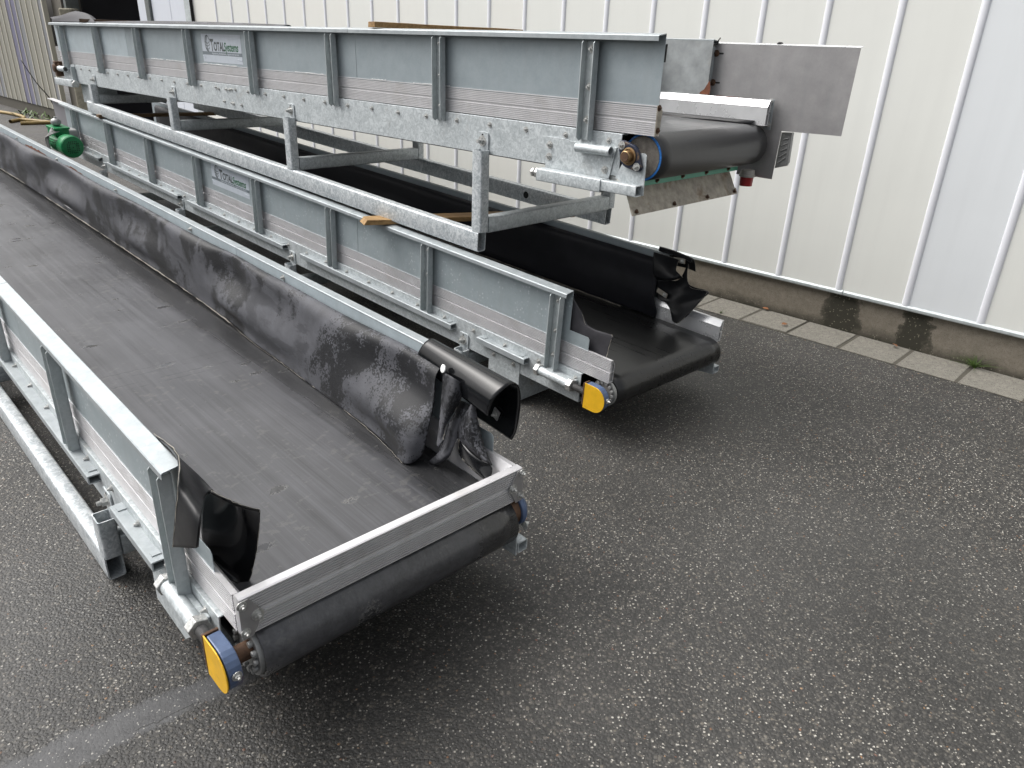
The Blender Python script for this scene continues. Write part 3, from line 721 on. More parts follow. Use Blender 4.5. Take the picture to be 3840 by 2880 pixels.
def takeup(c, u_head=0.305, w_=-0.043, v_=-0.052, cv=-0.058):
    """tension screw: sleeve with nuts, threaded rod, blue bearing housing with a yellow cap"""
    m = MB(); m.cyl(P(u_head, v_, w_), P(0.150, v_, w_), 0.0185, 24)
    sl = m.build('tension_sleeve', 'galv', c.root, smooth=True)
    m = MB(); m.ext(hexpts(0.026), P(u_head, v_, w_), (0, 1, 0), (0, 0, 1), (0.022, 0, 0)); m.build('nut', 'bolt_steel', sl, bevel=0.002)
    m = MB(); m.ext(hexpts(0.027), P(0.150, v_, w_), (0, 1, 0), (0, 0, 1), (-0.024, 0, 0)); m.build('nut', 'bolt_steel', sl, bevel=0.002)
    m = MB()
    prof = []
    for k in range(15): prof += [(k * 0.0045, 0.0125), (k * 0.0045 + 0.0022, 0.0142)]
    m.lathe(P(0.126, v_, w_), (-1, 0, 0), prof, 16); m.build('threaded_rod', 'thread', sl, smooth=True)
    m = MB(); m.box(P(0.067, cv - 0.001, 0.0), P(0.060, cv + 0.034, -0.095)); m.build('end_bar', 'rust', c.root, bevel=0.001)
    m = MB(); m.box(P(0.29, -0.0104, w_ + 0.010), P(0.14, v_ + 0.010, w_ - 0.006)); m.build('weld_block', 'galv', c.root, bevel=0.003)
    # D-shaped outlines in (u, w)
    def dshape(u0, u1, w0, w1):
        pts = [(u0, w1), (u0, w0)]; n = 12; rw = (w0 - w1) / 2; cu = u1 + rw * 0.95
        for k in range(n + 1):
            a = R(90 - 180 * k / n); pts.append((cu - rw * 0.95 * math.cos(a), (w0 + w1) / 2 + rw * math.sin(a)))
        return pts
    dd = dshape(0.057, -0.040, -0.001, -0.103)
    m = MB(); m.ext(dd, P(0, cv + 0.036, 0), (1, 0, 0), (0, 0, 1), (0, 0.030, 0)); hb_ = m.build('bearing_housing', 'blue_paint', c.root, bevel=0.003)
    cap = dshape(0.060, -0.042, 0.001, -0.106)
    m = MB(); m.ext(cap, P(0, cv + 0.003, 0), (1, 0, 0), (0, 0, 1), (0, 0.003, 0)); 
    m.build('yellow_cap', 'yellow_paint', hb_, bevel=0.001)
    bolt(BOLT_S, hb_, -0.0405, cv + 0.022, -0.045, rot=(0, 0, R(90)))
    m = MB(); m.cyl(P(0.022, cv + 0.034, -0.056), P(0.022, 0.06, -0.056), 0.02, 20); m.build('roller_shaft', 'rust', c.root, smooth=True)
    return hb_

def toothed_end(c, uc, wc, r, v_, skew=0):
    """drum end: ring of clamp lugs"""
    m = MB(); m.cyl(P(uc, v_, wc), P(uc, v_ + 0.012, wc), r * 0.93, 36); o = m.build('drum_end', 'cast_alu', c.root, smooth=True)
    for k in range(14):
        a = R(360 / 14 * k); cu, cw = uc + r * 0.72 * math.cos(a), wc + r * 0.72 * math.sin(a)
        mm = MB(); mm.cyl(P(cu, v_ - 0.010, cw), P(cu, v_, cw), 0.0075, 8); mm.build('clamp_lug', 'cast_alu', o, bevel=0.0015)

def sticker(c, u_right, u_left, w0, w1):
    """printed sheet with the maker's mark: globe, two-tone word mark, grey band with a tag line"""
    Wd, Hd = u_left - u_right, w1 - w0
    m = MB(); m.box((u_right, 0.0, w0), (u_left, 0.0006, w1)); st = m.build('sticker', 'sticker_white', c.root)
    st.location = (0, -0.0028, 0)
    y1, y2 = 0.0009, 0.0013
    X = lambda t: u_left - t * Wd        # t from the left edge of the print, as read
    Z = lambda t: w1 - t * Hd
    m = MB(); m.box((X(1), y1 - 0.0002, Z(0.74)), (X(0), y1, Z(0.62))); m.build('print_band', 'sticker_grey', st)
    def text(body, x0, x1, z0, size, mat, shear=0.0, bold=0.0):
        cu = bpy.data.curves.new('print', 'FONT'); cu.body = body; cu.size = size; cu.shear = shear; cu.offset = bold; cu.fill_mode = 'FRONT'
        to = bpy.data.objects.new('tmp', cu); COL.objects.link(to)
        dg = bpy.context.evaluated_depsgraph_get(); me = bpy.data.meshes.new_from_object(to.evaluated_get(dg))
        bpy.data.objects.remove(to); 
        xs = [v.co.x for v in me.vertices]; lo_, hi_ = min(xs), max(xs)
        for v in me.vertices: v.co = (x0 + (x1 - x0) * (v.co.x - lo_) / (hi_ - lo_), y2, z0 + v.co.y)
        me.materials.clear(); me.materials.append(MATS[mat])
        o = bpy.data.objects.new('lettering', me); COL.objects.link(o); o.parent = st
        return o
    text('T', X(0.225), X(0.315), Z(0.575), Hd * 0.56, 'print_grey', 0, 0.0035)
    text('OTAL', X(0.315), X(0.59), Z(0.575), Hd * 0.42, 'print_grey', 0, 0.0022)
    text('Systems', X(0.575), X(0.93), Z(0.575), Hd * 0.42, 'print_green', 0.25, 0.0012)
    text('Engineering, development, logistics and service', X(0.25), X(0.93), Z(0.705), Hd * 0.09, 'sticker_white', 0, 0.0003)
    m = MB(); gx, gz, rx, rz = X(0.155), Z(0.33), Hd * 0.20, Hd * 0.28
    def arc(f, a0, a1, th=0.0016, n=22):
        pts = [f(R(a0 + (a1 - a0) * k / n)) for k in range(n + 1)]
        for (x0, z0), (x1, z1) in zip(pts, pts[1:]):
            d = Vector((z1 - z0, x0 - x1)); d = d.normalized() * th if d.length > 1e-9 else Vector((th, 0))
            m.poly([(x0 - d.x, y2, z0 - d.y), (x1 - d.x, y2, z1 - d.y), (x1 + d.x, y2, z1 + d.y), (x0 + d.x, y2, z0 + d.y)])
    el = lambda sx, ox=0, oz=0, sz=1: (lambda a: (gx - (rx * sx * math.cos(a) + ox), gz + rz * sz * math.sin(a) + oz))
    arc(el(1), 25, 290, 0.0022); arc(el(0.55), 60, 275); arc(el(0.12), 70, 280)
    arc(el(0.9, 0, rz * 0.35, 0.35), 185, 350); arc(el(1.0, 0, 0, 0.35), 185, 345); arc(el(0.85, 0, -rz * 0.4, 0.35), 190, 340)
    m.build('globe_print', 'print_dark', st)
    for (a, b, d, e) in ((0.0, 0.05, 0.78, 0.80), (0.02, 0.07, 0.83, 0.845), (0.88, 0.99, 0.82, 0.87)):
        mm = MB(); mm.tube([(X(a), y2, Z(d)), (X((a + b) / 2), y2 + 0.001, Z((d + e) / 2 + 0.01)), (X(b), y2, Z(e))], 0.0012, 6); mm.build('crease', 'sticker_white', st)
    return st

def sheet(c, ctrl, mat, name='rubber_skirt', nu=6, nv=6, th=0.0045, parent=None):
    m = MB(); m.grid(patch(ctrl, nu, nv)); return m.build(name, mat, parent or c.root, smooth=True, solid=th, ang=80)

def fray(c, pts, parent, r=0.0022, n=5):
    """torn textile edge"""
    q = catmull(pts, n); q = [p + Vector((random.uniform(-1, 1), random.uniform(-1, 1), random.uniform(-1, 1))) * 0.0012 for p in q]
    m = MB(); m.tube(q, [r * random.uniform(0.4, 1.2) for _ in q], 5); return m.build('frayed_edge', 'fray', parent)

# =========================================================== conveyor in the foreground
A = Conv((-.532, 1.1484, .3202), 134.3263, 1.4602, .7932, 0.132)
tag(A.root, 'galvanised belt conveyor in the foreground with an aluminium board across its near end', 'conveyor', 'belt conveyors')
LA = 8.4
for far in (False, True):
    alu_profile(A, 0.028 if not far else 0.028, LA, far)
    b0 = 0.212
    for a, b in ((b0, 1.652), (1.655, 4.45), (4.453, 7.2), (7.203, LA)):
        side_panel(A, a, b, far, 'panel_spotted' if not far else 'panel_pale', notch=(0.115, 0.150) if a == b0 else None)
    bo = beam(A, 0.095, LA, far)
    if not far: beam_bolts(bo, A, [0.165 + 0.2035 * k for k in range(36)])
posts(A, [0.294 + 0.8123 * k for k in range(10)]); posts(A, [0.294 + 0.8123 * k for k in range(10)], True)
base_frame(A, 0.0865 - 0.3202, -math.tan(R(1.4602)), 0.80, LA - 0.3, lugs=LUGS + [0.84 + 1.525 * 4])
belt(A, 0.040, -0.071, 0.068, LA, 'belt_wet', 0.031, 0.762)
ra = roller(A, 0.040, -0.071, 0.0645, 0.034, 0.755)
toothed_end(A, 0.040, -0.071, 0.066, 0.022)
cable_strips(A, [(0.402, 0.700), (0.883, 2.25), (2.43, 3.78), (3.95, 5.3)])
hA = takeup(A, v_=-0.040, cv=-0.058)
# end board with corner plates
m = MB()
fr = []
for w0 in (0.0, 0.0535):
    fr.append((0.0, w0)); wv = w0 + 0.0035
    for k in range(6): fr += [(0.0, wv), (0.004, wv + 0.0003), (0.004, wv + 0.0032), (0.0, wv + 0.0035)]; wv += 0.0066
    fr.append((0.0, w0 + 0.0435))
    if w0 == 0: fr += [(0.005, 0.0445), (0.005, 0.0525)]
fr += [(0.004, HB + 0.002), (0.022, HB + 0.002), (0.026, HB - 0.004), (0.026, 0.0)]
m.ext(fr, P(0, 0.002, 0.002), (1, 0, 0), (0, 0, 1), (0, -(A.W - 0.004), 0)); eb = m.build('end_board', 'alu', A.root)
for mir in (False, True):
    vs = (lambda v: A.W - v) if mir else (lambda v: v)
    poly = [(-0.001, 0.095), (0.021, 0.097), (0.045, 0.057), (0.045, 0.043), (0.022, -0.003), (-0.001, -0.001)]
    m = MB(); m.ext([(vs(a), b) for a, b in poly], (-0.0035, 0, 0), (0, -1, 0), (0, 0, 1), (0.003, 0, 0)); cp = m.build('corner_plate', 'stainless', A.root, bevel=0.0006)
    for (a, b, me) in ((0.005, 0.087, BOLT_S), (0.036, 0.048, BOLT_M), (0.007, 0.016, BOLT_S)):
        bolt(me, cp, -0.0036, vs(a), b, rot=(0, random.uniform(0, 1), R(90)))
# galvanised chute box under the near side beam
q = [(0.515, -0.112), (0.522, -0.243), (0.338, -0.246), (0.262, -0.178), (0.238, -0.112)]
m = MB(); m.ext(q, P(0, -0.0106, 0), (1, 0, 0), (0, 0, 1), (0, 0.004, 0)); m.ext([(0.512, -0.238), (0.335, -0.243), (0.335, -0.240), (0.512, -0.235)], P(0, 0.25, 0), (1, 0, 0), (0, 0, 1), (0, 0.25, 0))
m.ext([(0.335, -0.243), (0.255, -0.170), (0.258, -0.168), (0.337, -0.240)], P(0, 0.25, 0), (1, 0, 0), (0, 0, 1), (0, 0.25, 0)); m.build('lower_box', 'galv', A.root)
# far bearing, bracket and square tube
m = MB(); m.ext([(0.085, 0.0), (-0.008, -0.04), (-0.011, -0.18), (0.054, -0.185), (0.10, -0.12)], P(0, A.W - 0.012, 0), (1, 0, 0), (0, 0, 1), (0, 0.005, 0)); m.build('bearing_bracket', 'galv', A.root, bevel=0.001)
m = MB(); m.ext(rrect(0.036, 0.036, 0.004), P(-0.010, A.W + 0.0105, -0.160), (0, -1, 0), (0, 0, 1), (0.30, 0, 0), hole=rrect(0.029, 0.029, 0.003)); m.build('square_tube', 'galv', A.root, smooth=True, ang=35)
m = MB(); m.lathe(P(0.030, A.W - 0.006, -0.045), (0, -1, 0), [(0, 0.050), (0.012, 0.052), (0.020, 0.046), (0.030, 0.036), (0.034, 0.020)], 26); fb = m.build('flange_bearing', 'blue_paint', A.root, smooth=True, bevel=0.001)
m = MB(); m.cyl(P(0.030, A.W - 0.03, -0.045), P(0.03, A.W - 0.008, -0.045), 0.044, 24); m.build('bearing_seal', 'rust', A.root, smooth=True)
bolt(BOLT_M, fb, -0.012, A.W + 0.008, -0.085, 1)
# rubber skirt on the wall side: hangs from the panel, bellies over the belt, torn at its end
base_v = [(5.9, .744), (5.3, .750), (4.7, .757), (4.0, .757), (3.3, .756), (2.7, .754), (2.2, .750), (1.9, .744), (1.65, .733), (1.43, .716), (1.2, .711), (1.04, .706), (0.82, .698), (.63, .689), (.47, .672), (.345, .650)]
ctrl = []
for i, (u, vb) in enumerate([(8.3, .745), (7.4, .745), (6.6, .745)] + base_v):
    fac = max(0.0, min(1.0, (2.4 - u) / 2.0)); k = math.sin(u * 5.1) * 0.010 + math.sin(u * 11.3 + 1) * 0.006 + 0.005 * math.sin(u * 23 + 2) * fac
    ctrl.append([P(u + 0.02 * fac, .789, .272 + k * .4), P(u, .772 + k * .3, .282 + k * .3), P(u, .755 - .01 * fac + k, .262 + k), P(u - .01 * fac, .762 - .03 * fac + k * 1.9, .19), P(u - .015 * fac, vb * .5 + .375 - .035 * fac - k * 1.2, .10), P(u - .01 * fac, vb + .004 + k * .4, .035), P(u, vb + k * .3, .004)])
ctrl.append([P(.325, .789, .272), P(.322, .772, .282), P(.315, .745, .262), P(.30, .725, .19), P(.295, .70, .10), P(.298, .685, .045), P(.318, .668, .012)])
sk = sheet(A, ctrl, 'rubber_fabric', nu=5, nv=6)
fray(A, [P(u, v - .003, .006) for u, v in base_v[:9]], sk, 0.0026, 10)
fray(A, [P(u, v - .004, .004) for u, v in base_v[8:]], sk, 0.0006, 8)
# torn end: strip turned round the corner, hanging tongues, rolled cuff
at = A.at
t2 = sheet(A, [[at((1664.0, 1396.1), v=0.752), at((1700.2, 1416.5), v=0.742), at((1736.3, 1441.3), v=0.768)],
          [at((1659.5, 1461.7), v=0.742), at((1695.7, 1470.7), v=0.728), at((1730.9, 1488.8), v=0.756)],
          [at((1654.1, 1529.5), v=0.730), at((1677.6, 1534.0), v=0.718), at((1709.2, 1534.0), v=0.742)],
          [at((1648.2, 1597.3), v=0.715), at((1659.5, 1601.8), v=0.705), at((1674.0, 1588.2), v=0.722)],
          [at((1639.2, 1669.6), v=0.700), at((1645.9, 1674.1), v=0.692), at((1664.0, 1649.3), v=0.700)]], 'rubber_fabric')
t3 = sheet(A, [[at((1730.9, 1502.4), v=0.778), at((1747.7, 1509.1), v=0.770), at((1764.4, 1525.0), v=0.772)],
          [at((1709.2, 1545.3), v=0.766), at((1727.3, 1561.1), v=0.752), at((1744.5, 1579.2), v=0.764)],
          [at((1682.1, 1592.8), v=0.752), at((1704.7, 1610.9), v=0.738), at((1723.7, 1628.9), v=0.750)],
          [at((1664.0, 1656.1), v=0.735), at((1686.6, 1669.6), v=0.722), at((1709.2, 1656.1), v=0.735)],
          [at((1641.4, 1701.3), v=0.715), at((1664.0, 1714.8), v=0.705), at((1686.6, 1705.8), v=0.720)],
          [at((1607.5, 1730.7), w=0.008), at((1632.4, 1741.0), w=0.007), at((1664.0, 1730.7), w=0.012)]], 'rubber_fabric')
t4 = sheet(A, [[at((1761.2, 1534.0), v=0.765), at((1770.3, 1506.9), v=0.758), at((1779.3, 1477.5), v=0.772)],
          [at((1729.6, 1570.2), v=0.752), at((1759.0, 1561.1), v=0.738), at((1786.1, 1556.6), v=0.762)],
          [at((1720.5, 1606.3), v=0.746), at((1761.2, 1606.3), v=0.728), at((1799.6, 1610.9), v=0.756)],
          [at((1727.3, 1651.5), v=0.742), at((1772.5, 1665.1), v=0.728), at((1817.7, 1678.7), v=0.752)],
          [at((1799.6, 1719.3), v=0.738), at((1822.2, 1728.4), v=0.733), at((1843.9, 1744.2), v=0.748)]], 'rubber_fabric')
t5 = sheet(A, [[at((1721.9, 1642.5), v=0.743), at((1724.6, 1647.9), v=0.743), at((1728.2, 1653.8), v=0.743)],
          [at((1723.7, 1701.3), v=0.734), at((1754.4, 1696.7), v=0.730), at((1799.6, 1723.0), v=0.739)],
          [at((1759.0, 1746.5), v=0.731), at((1786.1, 1751.0), v=0.728), at((1843.9, 1751.0), v=0.748)],
          [at((1824.5, 1803.0), v=0.727), at((1831.3, 1805.2), v=0.726), at((1838.1, 1798.5), v=0.735)]], 'rubber_gloss')
fray(A, [at((1722, 1645), v=.741), at((1724, 1701), v=.732), at((1759, 1746), v=.729), at((1824, 1803), v=.725)], t5, 0.0010)
fray(A, [at((1736, 1441), v=.766), at((1731, 1489), v=.754), at((1709, 1534), v=.74), at((1674, 1588), v=.72), at((1664, 1649), v=.698)], t2, 0.0008)
ctrl = []
for u, k in ((.42, 0.95), (.36, 1), (.27, 1.05), (.17, 1.1), (.080, 1.15)):
    g_ = (0.42 - u) / .34
    ctrl.append([P(u + .02, .768 - .018 * g_, .258 - .03 * g_), P(u + .01, .770 - .012 * g_, .288 - .012 * g_), P(u, .786, .320 - .014 * g_), P(u, .814 + .006 * g_, .325 - .014 * g_), P(u, .834 + .008 * g_, .302 - .014 * g_), P(u, .838 + .012 * g_, .255 - .02 * g_), P(u + .005, .836 + .010 * g_, .19 - .03 * g_), P(u + .015 * g_, .832 + .008 * g_, .155 - .03 * g_)])
cuff = sheet(A, ctrl, 'rubber_gloss', nu=5, nv=5)
inner = cuff
m = MB(); m.box((-0.013, -0.002, -0.016), (0.013, 0.002, 0.016)); pb = m.build('clip_plate', 'stainless', inner, bevel=0.0006); pb.location = A.at((1860, 1552), v=.838); pb.rotation_euler = (0, R(-20), R(-4))
bolt(BOLT_S, pb, 0, -0.003, 0, rot=(0, 0, 0))
m = MB(); m.lathe(at((1668, 1383), v=.755), (0.2, 1, 0.3), [(0, .004), (.003, .011), (.007, .012), (.009, .006)], 14); m.build('clip_washer', 'white_chip', sk, smooth=True)
# screws through the lip of the wall side panel
for u in (5.05, 4.1, 3.05, 2.1, 1.27):
    bolt(BOLT_S, A.root, u, A.W - 0.0045, 0.292, out=-1)
# rust along the lip
for (u0, u1) in ((4.35, 4.85), (3.62, 3.95)):
    m = MB(); top = [(u0 + (u1 - u0) * k / 12, .277 + random.uniform(0, .012) * math.sin(math.pi * k / 12) + .004) for k in range(13)]
    m.poly([P(u, A.W - .0052, w_) for u, w_ in top] + [P(u1, A.W - .0052, .262), P(u0, A.W - .0052, .262)]); m.build('rust_stain', 'rust_patch', A.root)
# rubber on the near side: cut off, turned out over the panel end
f1 = sheet(A, [[at((585, 1640), v=.012), at((640, 1690), v=.03), at((700, 1745), v=.05), at((760, 1800), v=.05), at((800, 1840), v=.045)],
          [at((640, 1675), v=-.002), at((675, 1730), v=.012), at((705, 1765), v=.028), at((745, 1810), v=.035), at((782, 1848), v=.035)],
          [at((670, 1725), v=-.018), at((690, 1780), v=-.01), at((710, 1810), v=-.004), at((735, 1840), v=.004), at((765, 1868), v=.012)],
          [at((668, 1826), v=-.046), at((690, 1850), v=-.043), at((712, 1870), v=-.04), at((735, 1890), v=-.036), at((757, 1905), v=-.03)],
          [at((659, 1940), v=-.055), at((680, 1948), v=-.056), at((703, 1955), v=-.056), at((727, 1965), v=-.054), at((749, 1975), v=-.05)],
          [at((650, 2050), v=-.056), at((672, 2051), v=-.058), at((695, 2052), v=-.058), at((718, 2053), v=-.057), at((741, 2053), v=-.054)]], 'rubber_smooth', nu=5, nv=5)
fray(A, [at((577, 1628), v=.012), at((640, 1672), v=-.003), at((670, 1722), v=-.02), at((668, 1826), v=-.048), at((659, 1940), v=-.057), at((650, 2050), v=-.058)], f1, 0.0009)
f2 = sheet(A, [[at((790, 1842), v=0.036), at((850, 1872), v=0.054), at((915, 1898), v=0.082), at((974, 1912), v=0.116)],
          [at((765, 1875), v=0.034), at((835, 1930), v=0.053), at((905, 1975), v=0.079), at((972, 1990), v=0.112)],
          [at((757, 1960), v=0.033), at((825, 2020), v=0.05), at((893, 2070), v=0.073), at((960, 2080), v=0.104)],
          [at((765, 2045), v=0.033), at((815, 2095), v=0.047), at((875, 2140), v=0.066), at((944, 2150), v=0.094)],
          [at((790, 2105), v=0.033), at((835, 2152), v=0.045), at((878, 2182), v=0.06), at((926, 2204), v=0.084)]], 'rubber_gloss')
fray(A, [at((790, 1840), v=.035), at((850, 1870), v=.053), at((915, 1896), v=.081), at((974, 1910), v=.115)], f2, 0.0008)
fray(A, [at((974, 1912), v=.115), at((972, 1990), v=.111), at((960, 2080), v=.103), at((944, 2150), v=.093), at((926, 2204), v=.083)], f2, 0.0007)

# =========================================================== conveyor on the ground behind
B = Conv((.3733, 2.6134, .2614), 135.7182, 2.4784, .7719, 0.132)
tag(B.root, 'galvanised belt conveyor standing on the ground beneath the stacked one, green motor at far end', 'conveyor', 'belt conveyors')
LB = 6.25
for far in (False, True):
    alu_profile(B, 0.0 if not far else -0.035, LB, far, 'alu' if not far else 'alu_bright')
    b0 = 0.222 if not far else 0.30
    for a, b in ((b0, 1.69), (1.693, 4.45), (4.453, LB + 0.02)):
        side_panel(B, a, b, far, 'panel_spotted' if not far else 'panel_smooth', notch=(0.118, 0.151) if (a == b0 and not far) else None)
    bo = beam(B, 0.127, LB - 0.05, far)
    if not far: beam_bolts(bo, B, [0.155 + 0.2035 * k for k in range(29)])
pB = posts(B, [0.305 + 0.8123 * k for k in range(8)]); posts(B, [0.305 + 0.8123 * k for k in range(8)], True)
for w_ in (0.262, 0.135, 0.03): bolt(BOLT_S, pB[0], 0.028, -0.0145, w_)
for w_ in (0.262, 0.15): bolt(BOLT_S, pB[1], 0.028, -0.0145, w_)
base_frame(B, 0.0865 - 0.2614, -math.tan(R(2.4784)), 0.80, LB - 0.3)
belt(B, 0.028, -0.055, 0.060, LB, 'belt_black', 0.031, 0.742, skew=-0.03)
roller(B, 0.028, -0.055, 0.0565, 0.034, 0.738, skew=-0.03)
toothed_end(B, 0.024, -0.052, 0.060, 0.014)
cable_strips(B, [(0.415, 0.712), (0.89, 2.215), (2.41, 3.72), (3.875, 5.262), (5.45, 5.95)])
takeup(B, v_=-0.056, cv=-0.068)
sticker(B, 2.855, 3.362, 0.136, 0.277)
# lower box and end bracket
m = MB(); m.box(P(0.655, -0.0104, -0.085), P(0.465, -0.0130, -0.268)); m.box(P(0.465, -0.0130, -0.085), P(0.4625, 0.25, -0.268)); m.box(P(0.655, -0.010, -0.2655), P(0.465, 0.25, -0.268)); lb = m.build('lower_box', 'galv', B.root)
bolt(BOLT_S, lb, 0.625, -0.0131, -0.098); bolt(BOLT_S, lb, 0.50, -0.0131, -0.098); bolt(BOLT_S, lb, 0.4624, 0.07, -0.20, rot=(0, 0, R(90)))
m = MB(); m.ext([(-0.03, -0.02), (-0.045, -0.16), (0.03, -0.17), (0.11, -0.10), (0.11, -0.02)], P(0, B.W - 0.02, 0), (1, 0, 0), (0, 0, 1), (0, 0.005, 0)); m.build('bearing_bracket', 'galv', B.root)
m = MB(); m.ext(rrect(0.034, 0.034, 0.004), P(-0.046, B.W + 0.001, -0.142), (0, -1, 0), (0, 0, 1), (0.25, 0, 0), hole=rrect(0.027, 0.027, 0.003)); m.build('square_tube', 'galv', B.root, smooth=True, ang=35)
# rubber skirt, wall side: flat black sheet
ctrl = []
for u in (6.1, 5.2, 4.3, 3.4, 2.5, 1.8, 1.2, .85, .55, .33):
    k = 0.006 * math.sin(u * 3.1)
    ctrl.append([P(u + .03, .752, .286), P(u + .01, .728 + k, .262), P(u - .01, .722 + k, .19), P(u - .02, .722 - k, .11), P(u - .035, .728, .045), P(u - .03, .735, .012)])
skB = sheet(B, ctrl, 'rubber_matt')
fray(B, [P(u, .722, .010) for u in (5.5, 4.4, 3.3, 2.3, 1.4, .9, .5)], skB, 0.0016, 12)
at = B.at
rv = lambda px, v: at(px, v=v)
# its torn end: a strip folded over the rail, a hollow, a tongue turned down to the belt
c1 = sheet(B, [[rv((2452, 945), .728), rv((2490, 955), .728), rv((2530, 968), .728), rv((2546, 975), .728)],
          [rv((2449, 985), .705), rv((2490, 1000), .695), rv((2520, 1005), .70), rv((2535, 1010), .70)],
          [rv((2452, 1030), .695), rv((2490, 1042), .68), rv((2525, 1045), .68), rv((2550, 1030), .70)],
          [rv((2468, 1046), .712), rv((2500, 1050), .71), rv((2530, 1048), .71), rv((2560, 1040), .715)]], 'rubber_smooth')
fray(B, [rv((2546, 975), .727), rv((2534, 1010), .699), rv((2550, 1030), .699), rv((2560, 1040), .713)], c1, 0.0008)
c2 = sheet(B, [[rv((2470, 940), .755), rv((2520, 955), .755), rv((2565, 970), .755), rv((2590, 985), .755)],
          [rv((2475, 925), .772), rv((2520, 938), .772), rv((2565, 955), .772), rv((2598, 970), .772)],
          [rv((2480, 945), .80), rv((2520, 955), .80), rv((2570, 970), .80), rv((2606, 990), .80)],
          [rv((2485, 985), .81), rv((2530, 995), .81), rv((2575, 1005), .81), rv((2608, 1018), .81)]], 'rubber_smooth')
c3 = sheet(B, [[rv((2462, 1050), .735), rv((2510, 1052), .745), rv((2550, 1045), .755), rv((2580, 985), .765)],
          [rv((2462, 1085), .735), rv((2510, 1085), .745), rv((2550, 1080), .752), rv((2583, 1065), .762)],
          [rv((2466, 1118), .73), rv((2515, 1120), .735), rv((2570, 1105), .735), rv((2655, 1092), .735)],
          [rv((2490, 1130), .725), rv((2525, 1150), .712), rv((2570, 1140), .70), rv((2640, 1115), .71)],
          [rv((2510, 1150), .715), rv((2525, 1180), .69), rv((2560, 1185), .68), rv((2600, 1160), .69)],
          [rv((2520, 1190), .70), rv((2524, 1205), .685), rv((2540, 1212), .67), rv((2570, 1190), .675)]], 'rubber_smooth')
fray(B, [rv((2583, 990), .764), rv((2583, 1065), .761), rv((2600, 1082), .742), rv((2655, 1092), .734)], c3, 0.0008)
fray(B, [rv((2655, 1092), .734), rv((2640, 1115), .709), rv((2600, 1160), .689), rv((2560, 1198), .672), rv((2520, 1222), .665)], c3, 0.0009)
for px, v, a in (((2553, 978), .742, 5), ((2488, 1102), .722, -14)):
    m = MB(); m.box((-0.022, -0.0015, -0.011), (0.038, 0.0015, 0.011)); pb = m.build('clip_strip', 'old_plate', c3, bevel=0.0005); pb.location = rv(px, v); pb.rotation_euler = (0, R(a), 0)
    bolt(BOLT_S, pb, -0.008, -0.001, 0)
# near side: torn grey rag behind the panel end
c4 = sheet(B, [[rv((2150, 1120), .016), rv((2168, 1150), .022), rv((2184, 1179), .028), rv((2198, 1222), .032)],
          [rv((2145, 1160), .016), rv((2170, 1185), .022), rv((2190, 1208), .030), rv((2225, 1243), .034)],
          [rv((2140, 1230), .016), rv((2180, 1235), .022), rv((2225, 1250), .03), rv((2297, 1258), .034)],
          [rv((2140, 1275), .016), rv((2190, 1275), .022), rv((2235, 1285), .03), rv((2286, 1296), .034)],
          [rv((2150, 1325), .02), rv((2200, 1330), .025), rv((2240, 1340), .03), rv((2274, 1345), .033)]], 'rubber_grey')
fray(B, [rv((2184, 1179), .026), rv((2200, 1226), .030), rv((2228, 1244), .033), rv((2297, 1257), .033)], c4, 0.0008)
fray(B, [rv((2297, 1257), .032), rv((2286, 1296), .032), rv((2274, 1340), .031)], c4, 0.0016)
# grey end plate, drive with green motor
m = MB(); m.ext([(LB + 0.0, 0.302), (6.62, 0.302), (6.56, -0.13), (LB + 0.0, -0.13)], P(0, 0.006, 0), (1, 0, 0), (0, 0, 1), (0, -0.003, 0)); m.build('end_plate', 'grey_plastic', B.root)
m = MB(); m.box(P(LB - 0.01, -0.03, 0.304), P(6.62, 0.02, 0.3085)); m.build('plate_flange', 'alu', B.root)
mt = MB(); MC = Vector(P(5.62, -0.235, 0.062)); AX = Vector((-0.55, 0.83, 0.0)).normalized()   # motor axis, fan cowl towards the yard
AX = Vector((-0.97, -0.10, -0.04)).normalized(); MC = Vector(B.at((276, 553), v=-0.19)) - AX * 0.03
cow = MB().lathe(MC, AX, [(-0.09, 0.086), (-0.03, 0.090), (0.010, 0.090), (0.020, 0.084), (0.025, 0.071)], 36)
mo = cow.build('motor', 'green_paint', B.root, smooth=True, ang=30)
q_ = AX.to_track_quat('Z', 'Y'); mx, my = q_ @ Vector((1, 0, 0)), q_ @ Vector((0, 1, 0))
for i in range(-4, 5):
    for j in range(-4, 5):
        rr = math.hypot(i, j)
        if rr > 3.9 or (0.5 < rr < 1.6): continue
        cpt = MC + AX * 0.0245 + mx * (i * 0.0145) + my * (j * 0.0145)
        hm = MB(); hm.cyl(cpt, cpt + AX * 0.0012, 0.0048, 8); hm.build('cowl_hole', 'dark_gap', mo)
m = MB(); m.cyl(MC - AX * 0.09, MC - AX * 0.30, 0.070, 30); mb_ = m.build('motor_body', 'green_paint', B.root, smooth=True)
for k in range(26):
    a = R(360 / 26 * k); d = mx * math.cos(a) + my * math.sin(a); t_ = AX.cross(d)
    m = MB(); p0 = MC - AX * 0.11 + d * 0.068; m.ext([(-0.0015, 0), (0.0015, 0), (0.0012, 0.015), (-0.0012, 0.015)], p0, t_, d, -AX * 0.18); m.build('cooling_fin', 'green_paint', mb_)
top = Vector((0, 0, 1)); sd_ = AX.cross(top).normalized()
m = MB(); m.ext(rrect(0.15, 0.062, 0.006), MC - AX * 0.21 + top * 0.08, AX, top, sd_ * 0.055); m.ext(rrect(0.15, 0.062, 0.006), MC - AX * 0.21 + top * 0.08, AX, top, -sd_ * 0.055)
tb = m.build('terminal_box', 'green_paint', B.root, bevel=0.003); 
